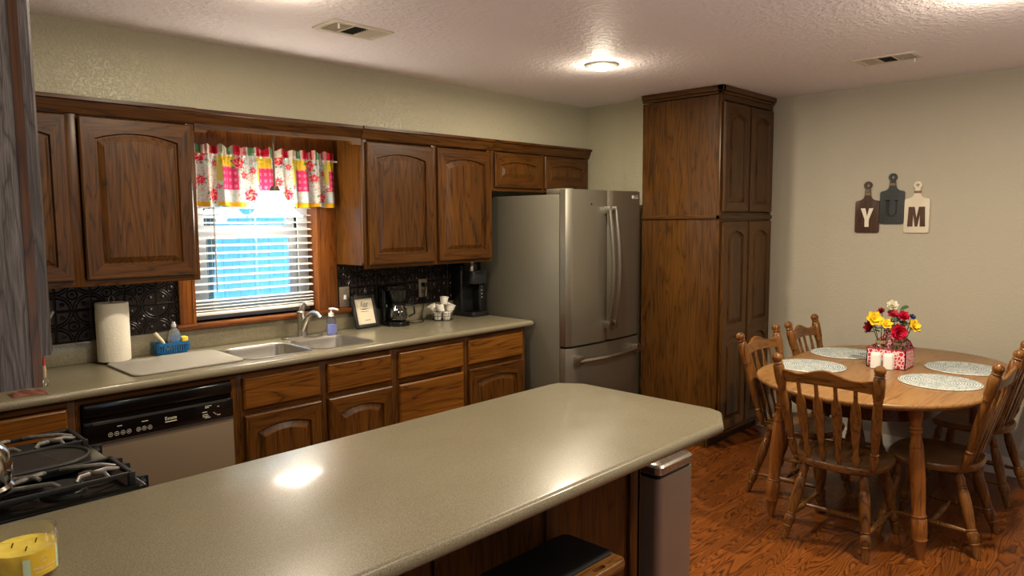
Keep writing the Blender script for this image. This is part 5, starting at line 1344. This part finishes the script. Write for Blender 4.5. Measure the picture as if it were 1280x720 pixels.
for y in (SY0+0.04, SY1-0.04): b.box(SX0+0.04, SX1-0.04, y-0.009, y+0.009, 0.2, 0.23)
for x in (SX0+0.04, SX1-0.04): b.box(x-0.009, x+0.009, SY0+0.04, SY1-0.04, 0.26, 0.29)
obj('stretcher', b, OAK[1], t)

jx, jy = 0.298, 1.598
t = thing('candle_jar', 'yellow candle in a glass jar on the near counter corner', 'candle', (jx, jy, 0.915))
b = B(); prev = None
for r, z in ((0.0005, 0.9165), (0.045, 0.9165), (0.052, 0.922), (0.0545, 0.935), (0.0545, 0.985), (0.0525, 0.999), (0.0535, 1.004), (0.0525, 1.006), (0.0505, 1.003), (0.0515, 0.985), (0.0515, 0.936), (0.048, 0.926), (0.0005, 0.924)):
    ring = b.ring([(jx+1.06*r*math.cos(2*PI*i/40), jy+1.06*r*math.sin(2*PI*i/40), z) for i in range(40)])
    if prev: b.bridge(prev, ring)
    prev = ring
obj('glass', b, glass_mat('candle_glass', (0.99, 0.99, 0.985), 0.0), t)
wax = plain('yellow_wax', (250, 218, 84), 0.45, noise=0.12, nscale=50); wax.node_tree.nodes['Principled BSDF'].inputs['Subsurface Weight'].default_value = 0.2
b = B(); b.lathe([(0.049, 0.9265), (0.0538, 0.936), (0.0538, 0.976), (0.050, 0.974), (0.02, 0.972)], (jx, jy, 0), (jx, jy, 1), 40, absolute=True); obj('wax', b, wax, t)
b = B()
for k in range(3):
    a = 0.4 + k*2.1; wx, wy = jx+0.022*math.cos(a), jy+0.022*math.sin(a)
    b.tube([(wx, wy, 0.969), (wx+0.002, wy, 0.977), (wx+0.004, wy+0.001, 0.980)], 0.0013, 6)
obj('wick', b, plain('burnt_wick', (84, 46, 24), 0.9), t)
def cyl(u, v, d): return (jx + (0.0579+d)*math.cos(u/0.0579), jy + (0.0579+d)*math.sin(u/0.0579), v)
def patch(b, u0, u1, v0, v1, d0=0.0003, mi=0, n=12):
    b.grid(n, 1, lambda a, c: cyl(u0+(u1-u0)*a, v0+(v1-v0)*c, d0), mi)
uc = -PI/2*0.0579 + 0.0195      # faces the viewer, turned a little to the right
b = B(); patch(b, uc-0.034, uc+0.034, 0.930, 0.975); obj('label_patch', b, plain('candle_label_yellow', (226, 186, 52), 0.5), t)
b = B(); patch(b, uc-0.034, uc-0.022, 0.9295, 0.968, 0.0006); obj('label_edge', b, plain('candle_label_mint', (196, 218, 180), 0.5), t); b = B(); patch(b, uc+0.027, uc+0.034, 0.932, 0.974, 0.0006); obj('label_edge', b, plain('candle_label_mint', (196, 218, 180), 0.5), t)
b = B(); text_into(b, 'Mango', 0.0075, lambda u, v, d: cyl(uc-0.008+u, 0.944+v, d), 0.0008); text_into(b, 'Lemon', 0.0075, lambda u, v, d: cyl(uc+0.0145+u, 0.944+v, d), 0.0008)
b.grid(10, 1, lambda a, c: cyl(uc-0.014+0.03*a, 0.938+0.0008*c, 0.0008)); b.tube([cyl(uc+0.002+0.005*math.cos(2*PI*k/14), 0.961+0.005*math.sin(2*PI*k/14), 0.0006) for k in range(14)], 0.0004, 4, closed=True)
obj('lettering', b, plain('label_cream', (244, 234, 190), 0.5), t)
